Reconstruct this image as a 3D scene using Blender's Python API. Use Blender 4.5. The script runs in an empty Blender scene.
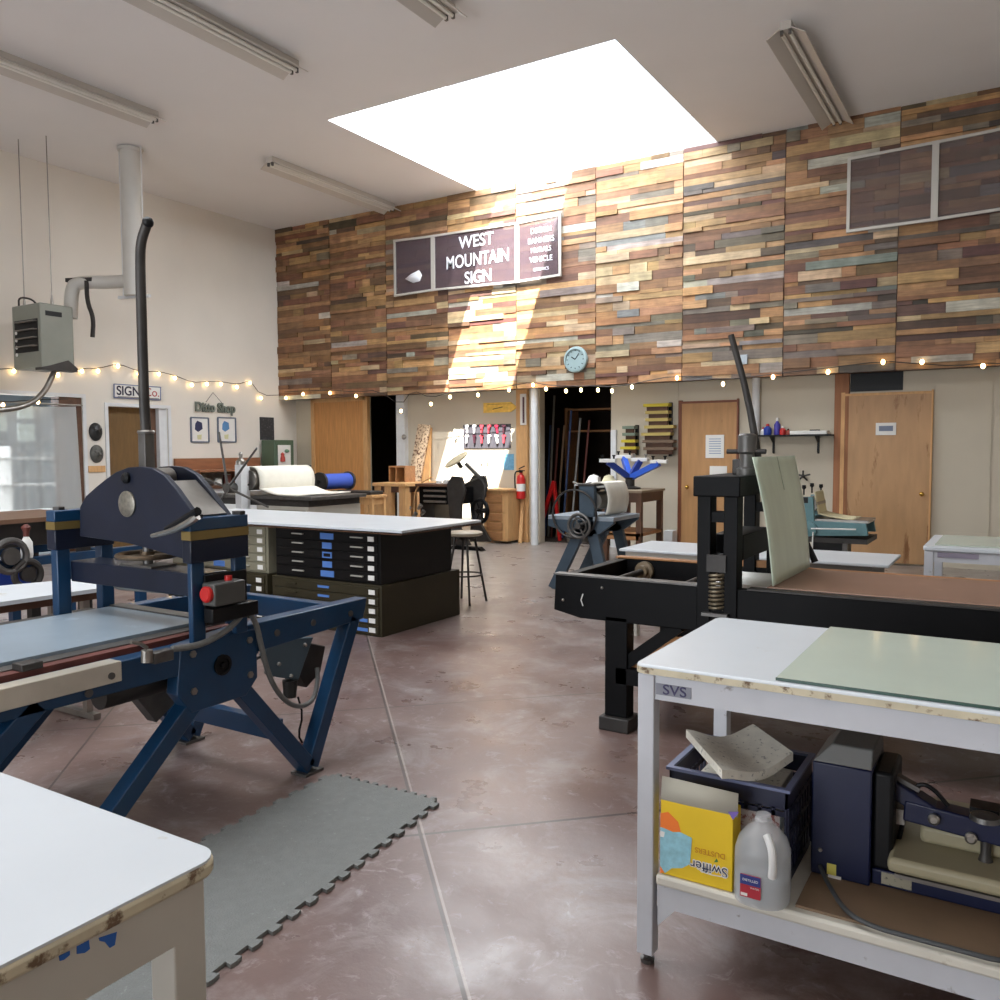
import bpy, math, random
from mathutils import Vector, Matrix
random.seed(7)
sc = bpy.context.scene
COL = sc.collection
R_ = math.radians
# ------------------------------------------------------------------ camera
HC = 1.41
FOC, PIT, ROLL, YAW = 844.08, .05913342, -.00457217, .552968
cy_, sy_ = math.cos(YAW), math.sin(YAW)
FW = Vector((-sy_*math.cos(PIT), cy_*math.cos(PIT), -math.sin(PIT)))
r0_ = Vector((cy_, sy_, 0)); u0_ = r0_.cross(FW)
RT = r0_*math.cos(ROLL)+u0_*math.sin(ROLL); UP = -r0_*math.sin(ROLL)+u0_*math.cos(ROLL)
cam = bpy.data.cameras.new('camera'); cam.sensor_width = 36; cam.lens = 36*FOC/1000
cam.clip_start = .05; cam.clip_end = 100
co = bpy.data.objects.new('camera', cam); COL.objects.link(co)
mw = Matrix((RT, UP, -FW)).transposed().to_4x4(); mw.translation = Vector((0, 0, HC)); co.matrix_world = mw
sc.camera = co
# ------------------------------------------------------------------ world, sun, big lights, exposure
w = bpy.data.worlds.new('sky'); sc.world = w; w.use_nodes = True
bg = w.node_tree.nodes['Background']; bg.inputs[0].default_value = (.90, .95, 1, 1); bg.inputs[1].default_value = 4.4
def area(name, loc, rot, sx, sy, power, col=(1, 1, 1)):
    l = bpy.data.lights.new(name, 'AREA'); l.shape = 'RECTANGLE'; l.size = sx; l.size_y = sy; l.energy = power; l.color = col
    o = bpy.data.objects.new(name, l); o.location = loc; o.rotation_euler = rot; COL.objects.link(o); return o
def lamp_sun(d, e, col, ang):
    l = bpy.data.lights.new('sun', 'SUN'); l.energy = e; l.color = col; l.angle = ang
    o = bpy.data.objects.new('sun', l); o.rotation_euler = Vector(d).to_track_quat('-Z', 'Y').to_euler(); COL.objects.link(o)
SUN_D = (-.34, .72, -1.0)
lamp_sun(SUN_D, 19, (1, .96, .90), R_(.6))
area('skylight_daylight', (-5.215, 9.2, 5.30), (0, 0, 0), 3.66, 3.2, 95, (.94, .97, 1))
area('garage_door_daylight', (-3.4, -4.1, 1.45), (R_(90), 0, 0), 4.6, 2.9, 10).data.cycles.is_portal = True
area('front_skylight_daylight', (-3.9, 2.0, 5.30), (0, 0, 0), 3.66, 3.2, 130, (.94, .97, 1))
area('left_room_daylight', (-14.6, 6.3, 1.6), (0, R_(-90), 0), 1.6, 1.6, 110, (.9, .95, 1))
sc.view_settings.view_transform = 'Standard'; sc.view_settings.look = 'None'
sc.view_settings.gamma = 1; sc.view_settings.use_curve_mapping = False
sc.view_settings.exposure = 0.94

# ------------------------------------------------------------------ helpers
def ray(x, y): return RT*((x-500)/FOC) - UP*((y-500)/FOC) + FW
def on(x, y, X=None, Y=None, Z=None):            # the point of a real plane seen at a spot of the photograph
    d = ray(x, y)
    t = X/d.x if X is not None else (Y/d.y if Y is not None else (Z-HC)/d.z)
    return Vector((0, 0, HC)) + d*t
def lin(c):
    o = []
    for v in c[:3]:
        v /= 255.; o.append(v/12.92 if v <= .04045 else ((v+.055)/1.055)**2.4)
    return tuple(o)+(1,)
MATS = {}
def mat(name, col, rough=.5, metal=0., var=0., vs=3., bump=0., bs=40., col2=None, thr=None, c2s=6., stretch=None,
        emit=None, trans=0., alpha=1., spec=.5, coat=0.):
    if name in MATS: return MATS[name]
    m = bpy.data.materials.new(name); m.use_nodes = True; nt = m.node_tree; N = nt.nodes; L = nt.links
    b = N['Principled BSDF']; b.inputs['Base Color'].default_value = lin(col)
    b.inputs['Roughness'].default_value = rough; b.inputs['Metallic'].default_value = metal
    b.inputs['Specular IOR Level'].default_value = spec; b.inputs['Coat Weight'].default_value = coat
    if trans: b.inputs['Transmission Weight'].default_value = trans; b.inputs['IOR'].default_value = 1.2
    if alpha < 1: b.inputs['Alpha'].default_value = alpha
    if emit: b.inputs['Emission Color'].default_value = lin(emit[0]); b.inputs['Emission Strength'].default_value = emit[1]
    tc = N.new('ShaderNodeTexCoord'); mp = N.new('ShaderNodeMapping'); L.new(tc.outputs['Object'], mp.inputs[0])
    if stretch: mp.inputs['Scale'].default_value = stretch
    cur = None
    if var:
        n = N.new('ShaderNodeTexNoise'); n.inputs['Scale'].default_value = vs; n.inputs['Detail'].default_value = 6; L.new(mp.outputs[0], n.inputs[0])
        r = N.new('ShaderNodeMapRange'); r.inputs[3].default_value = 1-var; r.inputs[4].default_value = 1+var
        r.inputs[1].default_value = .3; r.inputs[2].default_value = .7; L.new(n.outputs[0], r.inputs[0])
        x = N.new('ShaderNodeVectorMath'); x.operation = 'SCALE'; x.inputs[0].default_value = lin(col)[:3]; L.new(r.outputs[0], x.inputs['Scale'])
        cur = x.outputs[0]
    if col2:
        n = N.new('ShaderNodeTexNoise'); n.inputs['Scale'].default_value = c2s; n.inputs['Detail'].default_value = 8; n.inputs['Roughness'].default_value = .65
        L.new(mp.outputs[0], n.inputs[0])
        r = N.new('ShaderNodeMapRange'); r.inputs[1].default_value = thr; r.inputs[2].default_value = thr+.08; L.new(n.outputs[0], r.inputs[0])
        x = N.new('ShaderNodeMix'); x.data_type = 'RGBA'; L.new(r.outputs[0], x.inputs[0])
        if cur: L.new(cur, x.inputs[6])
        else: x.inputs[6].default_value = lin(col)
        x.inputs[7].default_value = lin(col2); cur = x.outputs[2]
    if cur: L.new(cur, b.inputs['Base Color'])
    if bump:
        n = N.new('ShaderNodeTexNoise'); n.inputs['Scale'].default_value = bs; n.inputs['Detail'].default_value = 4; L.new(mp.outputs[0], n.inputs[0])
        u = N.new('ShaderNodeBump'); u.inputs['Strength'].default_value = bump; u.inputs['Distance'].default_value = .01
        L.new(n.outputs[0], u.inputs['Height']); L.new(u.outputs[0], b.inputs['Normal'])
    MATS[name] = m; return m

ORD = ['first', 'second', 'third', 'fourth', 'fifth', 'sixth', 'seventh', 'eighth']
class MB:
    def __init__(s): s.v = []; s.f = []
    def add(s, vs, fs):
        k = len(s.v); s.v += [Vector(v) for v in vs]; s.f += [tuple(i+k for i in f) for f in fs]; return s
    def box(s, x0, x1, y0, y1, z0, z1):
        x0, x1 = sorted((x0, x1)); y0, y1 = sorted((y0, y1)); z0, z1 = sorted((z0, z1))
        v = [(x, y, z) for z in (z0, z1) for y in (y0, y1) for x in (x0, x1)]
        return s.add(v, [(0, 2, 3, 1), (4, 5, 7, 6), (0, 1, 5, 4), (2, 6, 7, 3), (0, 4, 6, 2), (1, 3, 7, 5)])
    def bar(s, p0, p1, w, h, up=(0, 0, 1), w2=None, h2=None):
        p0 = Vector(p0); p1 = Vector(p1); d = (p1-p0).normalized(); u = Vector(up)
        if abs(d.dot(u)) > .98: u = Vector((0, 1, 0))
        a = d.cross(u).normalized(); b = a.cross(d).normalized(); vs = []
        for p, ww, hh in ((p0, w, h), (p1, w2 or w, h2 or h)):
            for i, j in ((-1, -1), (1, -1), (1, 1), (-1, 1)): vs.append(p+a*(i*ww/2)+b*(j*hh/2))
        return s.add(vs, [(0, 1, 2, 3), (7, 6, 5, 4), (0, 4, 5, 1), (1, 5, 6, 2), (2, 6, 7, 3), (3, 7, 4, 0)])
    def cyl(s, p0, p1, r, r1=None, n=16):
        p0 = Vector(p0); p1 = Vector(p1); d = (p1-p0).normalized(); u = Vector((0, 0, 1)) if abs(d.z) < .9 else Vector((1, 0, 0))
        a = d.cross(u).normalized(); b = d.cross(a); r1 = r if r1 is None else r1; vs = []
        for p, rr in ((p0, r), (p1, r1)):
            for i in range(n): t = 2*math.pi*i/n; vs.append(p+a*(rr*math.cos(t))+b*(rr*math.sin(t)))
        fs = [(i, (i+1) % n, n+(i+1) % n, n+i) for i in range(n)]+[tuple(range(n))[::-1], tuple(range(n, 2*n))]
        return s.add(vs, fs)
    def tube(s, pts, r, n=8, closed=False, smooth=0):
        P = [Vector(p) for p in pts]
        for _ in range(smooth):
            Q = []
            m = len(P)
            for i in range(m if closed else m-1):
                a, b = P[i], P[(i+1) % m]; Q += [a*.75+b*.25, a*.25+b*.75]
            if not closed: Q = [P[0]]+Q+[P[-1]]
            P = Q
        m = len(P); rs = r if isinstance(r, (list, tuple)) else [r]*m
        if len(rs) != m: rs = [rs[0]+(rs[-1]-rs[0])*i/(m-1) for i in range(m)]
        vs = []; a = None
        for i in range(m):
            p = P[i-1] if (i or closed) else P[0]; q = P[(i+1) % m] if (i < m-1 or closed) else P[-1]
            d = (q-p).normalized()
            if a is None:
                u = Vector((0, 0, 1)) if abs(d.z) < .9 else Vector((1, 0, 0)); a = d.cross(u).normalized()
            else: a = (a-d*a.dot(d)).normalized()
            b = d.cross(a)
            for k in range(n): t = 2*math.pi*k/n; vs.append(P[i]+a*(rs[i]*math.cos(t))+b*(rs[i]*math.sin(t)))
        fs = []
        for i in range(m if closed else m-1):
            for k in range(n): j = (i+1) % m; fs.append((i*n+k, i*n+(k+1) % n, j*n+(k+1) % n, j*n+k))
        if not closed: fs += [tuple(range(n))[::-1], tuple(range((m-1)*n, m*n))]
        return s.add(vs, fs)
    def ring(s, c, ax, R, r, n=32, k=8):
        c = Vector(c); d = Vector(ax).normalized(); u = Vector((0, 0, 1)) if abs(d.z) < .9 else Vector((1, 0, 0))
        a = d.cross(u).normalized(); b = d.cross(a)
        return s.tube([c+a*(R*math.cos(2*math.pi*i/n))+b*(R*math.sin(2*math.pi*i/n)) for i in range(n)], r, k, True)
    def prism(s, poly, ax, a, b):
        n = len(poly); f = {'x': lambda t, p: (t, p[0], p[1]), 'y': lambda t, p: (p[0], t, p[1]), 'z': lambda t, p: (p[0], p[1], t)}[ax]
        vs = [f(a, p) for p in poly]+[f(b, p) for p in poly]
        return s.add(vs, [(i, (i+1) % n, n+(i+1) % n, n+i) for i in range(n)]+[tuple(range(n))[::-1], tuple(range(n, 2*n))])
    def lathe(s, prof, c, ax=(0, 0, 1), n=24):
        c = Vector(c); d = Vector(ax).normalized(); u = Vector((0, 0, 1)) if abs(d.z) < .9 else Vector((1, 0, 0))
        a = d.cross(u).normalized(); b = d.cross(a); vs = []
        for r, z in prof:
            for i in range(n): t = 2*math.pi*i/n; vs.append(c+d*z+a*(r*math.cos(t))+b*(r*math.sin(t)))
        fs = []
        for j in range(len(prof)-1):
            for i in range(n): fs.append((j*n+i, j*n+(i+1) % n, (j+1)*n+(i+1) % n, (j+1)*n+i))
        fs += [tuple(range(n))[::-1], tuple(range((len(prof)-1)*n, len(prof)*n))]
        return s.add(vs, fs)
    def ball(s, c, r, n=12, sz=1.):
        return s.lathe([(max(1e-4, r*math.sin(math.pi*i/n)), -r*sz*math.cos(math.pi*i/n)) for i in range(n+1)], c, n=n)
    def sheet(s, fn, nu, nv):
        vs = [fn(i/nu, j/nv) for j in range(nv+1) for i in range(nu+1)]
        return s.add(vs, [(j*(nu+1)+i, j*(nu+1)+i+1, (j+1)*(nu+1)+i+1, (j+1)*(nu+1)+i) for j in range(nv) for i in range(nu)])
    def quad(s, a, b, c, d): return s.add([a, b, c, d], [(0, 1, 2, 3)])
    def build(s, name, m, parent=None, bevel=0, solid=0, smooth=True, label=None, cat=None, group=None, kind=None):
        me = bpy.data.meshes.new(name); org = ORG.get(parent.name) if parent else None
        if org is None:
            xs = [v.x for v in s.v]; ys = [v.y for v in s.v]; zs = [v.z for v in s.v]
            org = Vector(((min(xs)+max(xs))/2, (min(ys)+max(ys))/2, min(zs)))
        me.from_pydata([v-org for v in s.v], [], s.f); me.update()
        import bmesh
        bm = bmesh.new(); bm.from_mesh(me); bmesh.ops.recalc_face_normals(bm, faces=bm.faces[:]); bm.to_mesh(me); bm.free()
        o = bpy.data.objects.new(name, me); COL.objects.link(o); ORG[o.name] = org
        if parent: o.parent = parent
        else: o.location = org
        me.materials.append(m)
        if smooth:
            me.polygons.foreach_set('use_smooth', [True]*len(me.polygons)); me.set_sharp_from_angle(angle=R_(35))
        if solid: md = o.modifiers.new('solid', 'SOLIDIFY'); md.thickness = solid; md.offset = 0
        if bevel: md = o.modifiers.new('bevel', 'BEVEL'); md.width = bevel; md.segments = 2; md.limit_method = 'ANGLE'
        if label: o['label'] = label
        if cat: o['category'] = cat
        if group: o['group'] = group
        if kind: o['kind'] = kind
        return o
ORG = {}
def thing(name, label, cat, loc, group=None):
    o = bpy.data.objects.new(name, None); o.empty_display_size = .1; COL.objects.link(o)
    o.location = loc; ORG[o.name] = Vector(loc); o['label'] = label; o['category'] = cat
    if group: o['group'] = group
    return o
def B(*a): return MB().box(*a)
def text(name, s, size, m, origin, right, up, parent, align='CENTER', thick=.001, sx=1., label=None, bold=0):
    cu = bpy.data.curves.new(name, 'FONT'); cu.body = s; cu.size = size; cu.align_x = align; cu.align_y = 'CENTER'; cu.extrude = thick
    cu.space_line = .95; cu.offset = bold
    t = bpy.data.objects.new(name, cu); COL.objects.link(t); bpy.context.view_layer.update()
    me = bpy.data.meshes.new_from_object(t.evaluated_get(bpy.context.evaluated_depsgraph_get()))
    COL.objects.unlink(t); bpy.data.objects.remove(t)
    r = Vector(right).normalized(); u = Vector(up).normalized(); n = r.cross(u); org = ORG[parent.name]
    for v in me.vertices: v.co = Vector(origin)+r*(v.co.x*sx)+u*v.co.y+n*(v.co.z+thick) - org
    me.materials.clear(); me.materials.append(m)
    o = bpy.data.objects.new(name, me); COL.objects.link(o); o.parent = parent; ORG[o.name] = org
    if label: o['label'] = label
    return o
XP, XN, YP, YN, ZP = Vector((1, 0, 0)), Vector((-1, 0, 0)), Vector((0, 1, 0)), Vector((0, -1, 0)), Vector((0, 0, 1))

# ------------------------------------------------------------------ materials
def floor_mat():
    m = bpy.data.materials.new('stained_concrete'); m.use_nodes = True; nt = m.node_tree; N = nt.nodes; L = nt.links
    b = N['Principled BSDF']; tc = N.new('ShaderNodeTexCoord'); g = N.new('ShaderNodeNewGeometry')
    def noise(s, d=6, r=.6, dist=0):
        n = N.new('ShaderNodeTexNoise'); n.inputs['Scale'].default_value = s; n.inputs['Detail'].default_value = d
        n.inputs['Roughness'].default_value = r; n.inputs['Distortion'].default_value = dist; L.new(g.outputs['Position'], n.inputs[0]); return n.outputs[0]
    def rng(a, lo, hi, o0=0, o1=1):
        r = N.new('ShaderNodeMapRange'); L.new(a, r.inputs[0]); r.inputs[1].default_value = lo; r.inputs[2].default_value = hi
        r.inputs[3].default_value = o0; r.inputs[4].default_value = o1; return r.outputs[0]
    def mix(f, a, c):
        x = N.new('ShaderNodeMix'); x.data_type = 'RGBA'; L.new(f, x.inputs[0])
        for i, q in ((6, a), (7, c)):
            if isinstance(q, tuple): x.inputs[i].default_value = lin(q)
            else: L.new(q, x.inputs[i])
        return x.outputs[2]
    def math_(op, a, c):
        x = N.new('ShaderNodeMath'); x.operation = op
        for i, q in ((0, a), (1, c)):
            if isinstance(q, (int, float)): x.inputs[i].default_value = q
            else: L.new(q, x.inputs[i])
        return x.outputs[0]
    c = mix(rng(noise(1.1, 5, .55), .35, .65), (98, 76, 72), (122, 102, 96))
    sep = N.new('ShaderNodeSeparateXYZ'); L.new(g.outputs['Position'], sep.inputs[0])
    # the slab is greyer and paler towards the back aisle
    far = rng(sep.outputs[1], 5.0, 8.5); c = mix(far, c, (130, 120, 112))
    c = mix(math_('MULTIPLY', rng(noise(2.6, 10, .7, .6), .50, .66), .6), c, (154, 146, 144))
    c = mix(math_('MULTIPLY', rng(noise(9, 10, .75, 1), .56, .68), .45), c, (180, 174, 174))
    c = mix(math_('MULTIPLY', rng(noise(9, 3, .5), .73, .78), .22), c, (96, 84, 80))
    a = .7666
    nx = math_('MULTIPLY', sep.outputs[0], math.cos(a)); ny = math_('MULTIPLY', sep.outputs[1], math.sin(a)); U = math_('ADD', nx, ny)
    mx = math_('MULTIPLY', sep.outputs[0], -math.sin(a)); my = math_('MULTIPLY', sep.outputs[1], math.cos(a)); V = math_('ADD', mx, my)
    line = None
    for src, k, wd in ((U, .35, .006), (U, -1.12, .005), (V, 3.02, .008), (V, 4.595, .006), (V, 6.2, .005)):
        d = math_('ABSOLUTE', math_('SUBTRACT', src, k), 0); l = math_('LESS_THAN', d, wd)
        line = l if line is None else math_('MAXIMUM', line, l)
    c = mix(math_('MULTIPLY', line, .9), c, (70, 60, 56))
    # pale dust along one joint
    d2 = math_('ABSOLUTE', math_('SUBTRACT', U, .362), 0)
    c = mix(math_('MULTIPLY', math_('LESS_THAN', d2, .004), .35), c, (200, 190, 180))
    L.new(c, b.inputs['Base Color'])
    L.new(rng(noise(3, 6), .3, .7, .24, .42), b.inputs['Roughness'])
    bp = N.new('ShaderNodeBump'); bp.inputs['Strength'].default_value = .25; bp.inputs['Distance'].default_value = .004
    L.new(math_('SUBTRACT', noise(25, 6), line), bp.inputs['Height']); L.new(bp.outputs[0], b.inputs['Normal'])
    return m
M_floor = floor_mat()
M_wall = mat('wall_white_paint', (222, 216, 206), .8, var=.03, vs=1.5, bump=.1, bs=60)
M_ceil = mat('ceiling_paint', (232, 230, 229), .85, var=.02, vs=1)
M_cream = mat('wall_cream_paint', (198, 189, 171), .75, var=.05, vs=1.2, bump=.08)
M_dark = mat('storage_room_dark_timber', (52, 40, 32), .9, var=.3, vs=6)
M_whitet = mat('white_trim_paint', (214, 216, 218), .5, var=.05, vs=8)
M_blue = mat('press_blue_paint', (10, 54, 88), .38, var=.18, vs=6, bump=.05, coat=.2)
M_navy = mat('press_navy_paint', (16, 24, 42), .42, spec=.3, var=.2, vs=5, coat=.2)
M_steel = mat('bare_steel', (150, 146, 140), .35, metal=.9, var=.15, vs=10)
M_steeld = mat('dull_steel', (98, 96, 94), .45, metal=.7, var=.2, vs=12)
M_iron = mat('dark_iron', (52, 49, 47), .5, metal=.3, var=.25, vs=10)
M_black = mat('black_paint', (9, 9, 11), .5, spec=.13, var=.3, vs=5, col2=(34, 35, 36), thr=.72, c2s=7)
M_black2 = mat('black_plastic', (13, 13, 15), .45, spec=.25)
M_lam = mat('white_laminate_worn', (200, 205, 210), .35, var=.03, vs=4, col2=(184, 178, 166), thr=.66, c2s=9)
M_edge = mat('worn_cream_edge', (196, 186, 160), .6, var=.14, vs=12, col2=(105, 82, 60), thr=.55, c2s=22)
M_frame = mat('white_metal_frame', (188, 190, 196), .5, var=.06, vs=7, col2=(120, 112, 106), thr=.64, c2s=14)
M_frame2 = mat('beige_metal_frame', (182, 178, 168), .5, var=.05, vs=7, col2=(120, 112, 100), thr=.74, c2s=16)
M_brown = mat('brown_bed_board', (134, 104, 88), .42, var=.08, vs=3, col2=(154, 122, 104), thr=.60, c2s=3)
M_ply = mat('plywood_tan', (178, 134, 88), .55, var=.10, vs=4, stretch=(6, 6, .7), col2=(120, 78, 42), thr=.64, c2s=2.2)
M_ply2 = mat('plywood_pine', (196, 140, 82), .55, var=.14, vs=5, stretch=(7, 7, .6))
M_ply3 = mat('plywood_stained', (180, 140, 98), .5, var=.10, vs=3, stretch=(4, 4, .8), col2=(128, 84, 46), thr=.58, c2s=1.6)
M_wood = mat('workshop_wood', (160, 112, 70), .6, var=.2, vs=6, stretch=(1.5, 6, 6))
M_woodl = mat('light_wood', (206, 160, 108), .6, var=.12, vs=6, stretch=(5, 5, 1))
M_woodd = mat('dark_wood', (92, 62, 44), .55, var=.25, vs=6)
M_fileg = mat('olive_cabinet', (50, 45, 31), .5, spec=.25, var=.1, vs=3)
M_fileb = mat('black_cabinet', (13, 12, 13), .45, spec=.25, var=.1, vs=3)
M_fileo = mat('grey_green_cabinet', (128, 124, 106), .5, var=.08, vs=3)
M_paper = mat('paper_white', (225, 224, 220), .8)
M_tape = mat('blue_tape', (78, 120, 190), .7)
M_blank = mat('wool_blanket', (224, 220, 208), .95, var=.05, vs=8, bump=.3, bs=90)
M_tym = mat('fibreglass_sheet', (196, 208, 188), .35, var=.08, vs=3, stretch=(3, 3, .8), spec=.4)
M_glassg = mat('green_glass_top', (186, 198, 186), .12, var=.04, vs=3)
M_glassed = mat('glass_edge', (60, 84, 76), .2)
M_teal = mat('teal_machine_paint', (92, 132, 138), .45, var=.12, vs=8)
M_slate = mat('slate_blue_paint', (62, 78, 92), .5, var=.15, vs=6)
M_red = mat('red_paint', (190, 32, 30), .35)
M_mat = mat('rubber_mat', (116, 118, 116), .8, var=.06, vs=30, bump=.5, bs=160, col2=(134, 138, 134), thr=.62, c2s=50)
M_rust = mat('rusty_red_steel', (92, 44, 36), .6, var=.3, vs=12)
M_grey = mat('grey_enamel', (128, 130, 120), .5, var=.06, vs=4)
M_greyd = mat('grey_enamel_warm', (118, 112, 104), .55, var=.08, vs=5)
M_green = mat('green_cabinet_paint', (78, 98, 78), .5, var=.08, vs=4)
M_bulb = mat('glowing_bulb', (255, 226, 170), .3, emit=((255, 214, 150), 7))
M_tubeoff = mat('fluorescent_tube', (225, 222, 214), .3)
M_fix = mat('fixture_white_enamel', (196, 190, 182), .4)
M_royal = mat('royal_blue', (44, 92, 200), .4)
M_royald = mat('dark_royal_blue', (26, 52, 128), .4)
M_gold = mat('gold_band', (128, 108, 62), .4, metal=.4)
M_yel = mat('yellow_card', (226, 190, 24), .55, var=.04, vs=8)
M_brass = mat('brass', (200, 160, 80), .25, metal=1)

# ------------------------------------------------------------------ room shell
YW, YL, ZC, XL = 10.8, 11.2, 5.29, -11.27
XR, YB = 3.0, -4.0
ZW = 2.33
B(XL-.2, XR, YB, YL+.2, -.12, 0).build('floor', M_floor, kind='structure', smooth=False)
sk = (-7.045, -3.385, 7.6, 10.8)
c = MB(); s2 = (-5.73, -2.07, .4, 3.6)
c.box(XL-.2, sk[0], YB, YL+.2, ZC, ZC+.05); c.box(s2[1], XR+.2, YB, YL+.2, ZC, ZC+.05)
c.box(sk[1], s2[1], s2[3], YL+.2, ZC, ZC+.05); c.box(sk[1], s2[1], YB, s2[2], ZC, ZC+.05)
c.box(sk[0], sk[1], YB, s2[2], ZC, ZC+.05); c.box(sk[0], sk[1], s2[3], sk[2], ZC, ZC+.05); c.box(sk[0], s2[0], s2[2], s2[3], ZC, ZC+.05); c.box(sk[0], sk[1], sk[3], YL+.2, ZC, ZC+.05)
c.build('ceiling', M_ceil, kind='structure', smooth=False)
M_dimmed = bpy.data.materials.new('dimmed_polycarbonate'); M_dimmed.use_nodes = True
_n = M_dimmed.node_tree.nodes; _t = _n.new('ShaderNodeBsdfTranslucent'); _t.inputs[0].default_value = (.25, .26, .27, 1); M_dimmed.node_tree.links.new(_t.outputs[0], _n['Material Output'].inputs[0])  # front skylight sheet darkened to cut the light on the work tables
# unseen sheets added to shape the sun patch: milky and half clear, one strip open
M_milk = bpy.data.materials.new('milky_polycarbonate'); M_milk.use_nodes = True
_n = M_milk.node_tree.nodes; _l = M_milk.node_tree.links; _t = _n.new('ShaderNodeBsdfTranslucent'); _t.inputs[0].default_value = (.42, .44, .46, 1)
_l.new(_t.outputs[0], _n['Material Output'].inputs[0])
g = thing('skylight', 'large bright skylight opening in the ceiling against the plank wall', 'skylight', (-5.2, 9.2, ZC+.055))
M_semi = bpy.data.materials.new('sun_dimming_sheet'); M_semi.use_nodes = True
_n = M_semi.node_tree.nodes; _l = M_semi.node_tree.links; _t = _n.new('ShaderNodeBsdfTranslucent'); _t.inputs[0].default_value = (.7, .72, .74, 1)
_c = _n.new('ShaderNodeBsdfTransparent'); _m = _n.new('ShaderNodeMixShader'); _m.inputs[0].default_value = .28
_l.new(_t.outputs[0], _m.inputs[1]); _l.new(_c.outputs[0], _m.inputs[2]); _l.new(_m.outputs[0], _n['Material Output'].inputs[0])
B(sk[0]-.35, -6.62, sk[2]-.3, sk[3]+.3, ZC+.055, ZC+.056).build('sun_filter_panel', M_semi, g)  # added sheet, lets a weaker sun through beside the bright patch
for a, b in ((-5.42, -4.4), (-4.4, sk[1]+.4)):
    B(a, b, sk[2]-.3, sk[3]+.3, ZC+.055, ZC+.058).build('sun_filter_panel', M_milk, g)
g = thing('skylight', 'second skylight in the ceiling above the work tables, out of the photo', 'skylight', (-3.9, 2.0, ZC+.055))
B(s2[0]-.2, s2[1]+.2, s2[2]-.2, s2[3]+.2, ZC+.055, ZC+.058).build('sun_filter_panel', M_dimmed, g)
# left wall with doorway and curtained opening
c = MB(); D1 = (5.2, 7.07, 2.17); D2 = (7.46, 8.47, 2.07)
c.box(XL-.2, XL, YB, D1[0], 0, ZC); c.box(XL-.2, XL, D1[1], D2[0], 0, ZC); c.box(XL-.2, XL, D2[1], YL+.2, 0, ZC)
c.box(XL-.2, XL, D1[0], D1[1], D1[2], ZC); c.box(XL-.2, XL, D2[0], D2[1], D2[2], ZC)
c.build('wall_left', M_wall, kind='structure', smooth=False)
c = MB()
for d in (D1, D2):
    c.box(XL, XL+.02, d[0]-.05, d[0], 0, d[2]+.05); c.box(XL, XL+.02, d[1], d[1]+.05, 0, d[2]+.05); c.box(XL, XL+.02, d[0], d[1], d[2], d[2]+.05)
c.build('trim_1', M_whitet, kind='structure')
B(XL-.21, XL-.13, D2[0]-.02, D2[0]+.74, 0, D2[2]).build('door_1', mat('brown_door_panel', (112, 84, 46), .6, var=.15, vs=8, stretch=(3, 3, .6)), kind='structure')
B(XL-.22, XL-.10, D2[0]+.74, D2[1]-.14, 0, D2[2]).build('trim_2', M_woodd, kind='structure')
B(XL-.2, XL-.02, D2[1]-.14, D2[1], 0, D2[2]).build('trim_3', M_whitet, kind='structure')
# room beyond the curtain
c = MB(); c.box(-15, XL-.2, 3.6, 3.7, 0, 3); c.box(-15, XL-.2, 8.6, 8.7, 0, 3); c.box(-15.1, -15, 3.6, 8.7, 0, 3); c.box(-15, XL-.2, 3.6, 8.7, 2.9, 3); c.box(-15, XL-.2, 3.6, 8.7, -.1, 0)
c.build('wall_side_room', mat('side_room_grey', (130, 136, 140), .8), kind='structure', smooth=False)
# dark timber reveal of the curtained opening
B(XL-.2, XL-.01, D1[1]-.07, D1[1], 0, D1[2]).build('trim_4', M_woodd, kind='structure')
B(XL-.2, XL-.01, 6.74, D1[1]-.07, D1[2]-.13, D1[2]).build('trim_5', M_woodd, kind='structure')
B(XL-.22, XL-.20, 6.78, 7.0, 0, D1[2]-.13).build('trim_6', M_woodd, kind='structure')
# rear and right walls (behind the camera) with their openings
c = MB(); c.box(XL, -5.7, YB-.2, YB, 0, ZC); c.box(-1.1, XR, YB-.2, YB, 0, ZC); c.box(-5.7, -1.1, YB-.2, YB, 2.9, ZC); c.build('wall_rear', M_wall, kind='structure', smooth=False)
c = MB(); c.box(XR, XR+.2, YB, YL, 0, ZC); c.build('wall_right', M_wall, kind='structure', smooth=False)

# lower back wall with two openings to the storage rooms
OA = (on(366, 450, Y=YL).x, on(403, 450, Y=YL).x, 2.34); OB = (on(540, 450, Y=YL).x, on(611, 450, Y=YL).x, 2.34)
c = MB()
c.box(XL, OA[0], YL, YL+.15, 0, ZC); c.box(OA[1], OB[0], YL, YL+.15, 0, ZC); c.box(OB[1], XR, YL, YL+.15, 0, ZC)
c.box(OA[0], OA[1], YL, YL+.15, OA[2], ZC); c.box(OB[0], OB[1], YL, YL+.15, OB[2], ZC)
c.build('wall_back', M_cream, kind='structure', smooth=False)
x = on(990, 450, Y=YL).x
c = MB(); c.box(x, x+.01, YL-.012, YL, 0, ZW)
x = on(680, 400, Y=YL).x-.03; c.box(x, x+.01, YL-.012, YL, 0, ZW)
c.build('trim_7', M_cream, kind='structure')
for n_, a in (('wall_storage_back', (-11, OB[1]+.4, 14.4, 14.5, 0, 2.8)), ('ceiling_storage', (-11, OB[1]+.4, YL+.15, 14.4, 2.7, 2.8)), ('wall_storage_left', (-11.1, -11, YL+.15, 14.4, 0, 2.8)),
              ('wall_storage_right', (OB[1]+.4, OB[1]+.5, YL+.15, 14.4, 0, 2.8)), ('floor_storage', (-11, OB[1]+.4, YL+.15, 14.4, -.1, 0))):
    B(*a).build(n_, M_dark, kind='structure', smooth=False)
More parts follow.
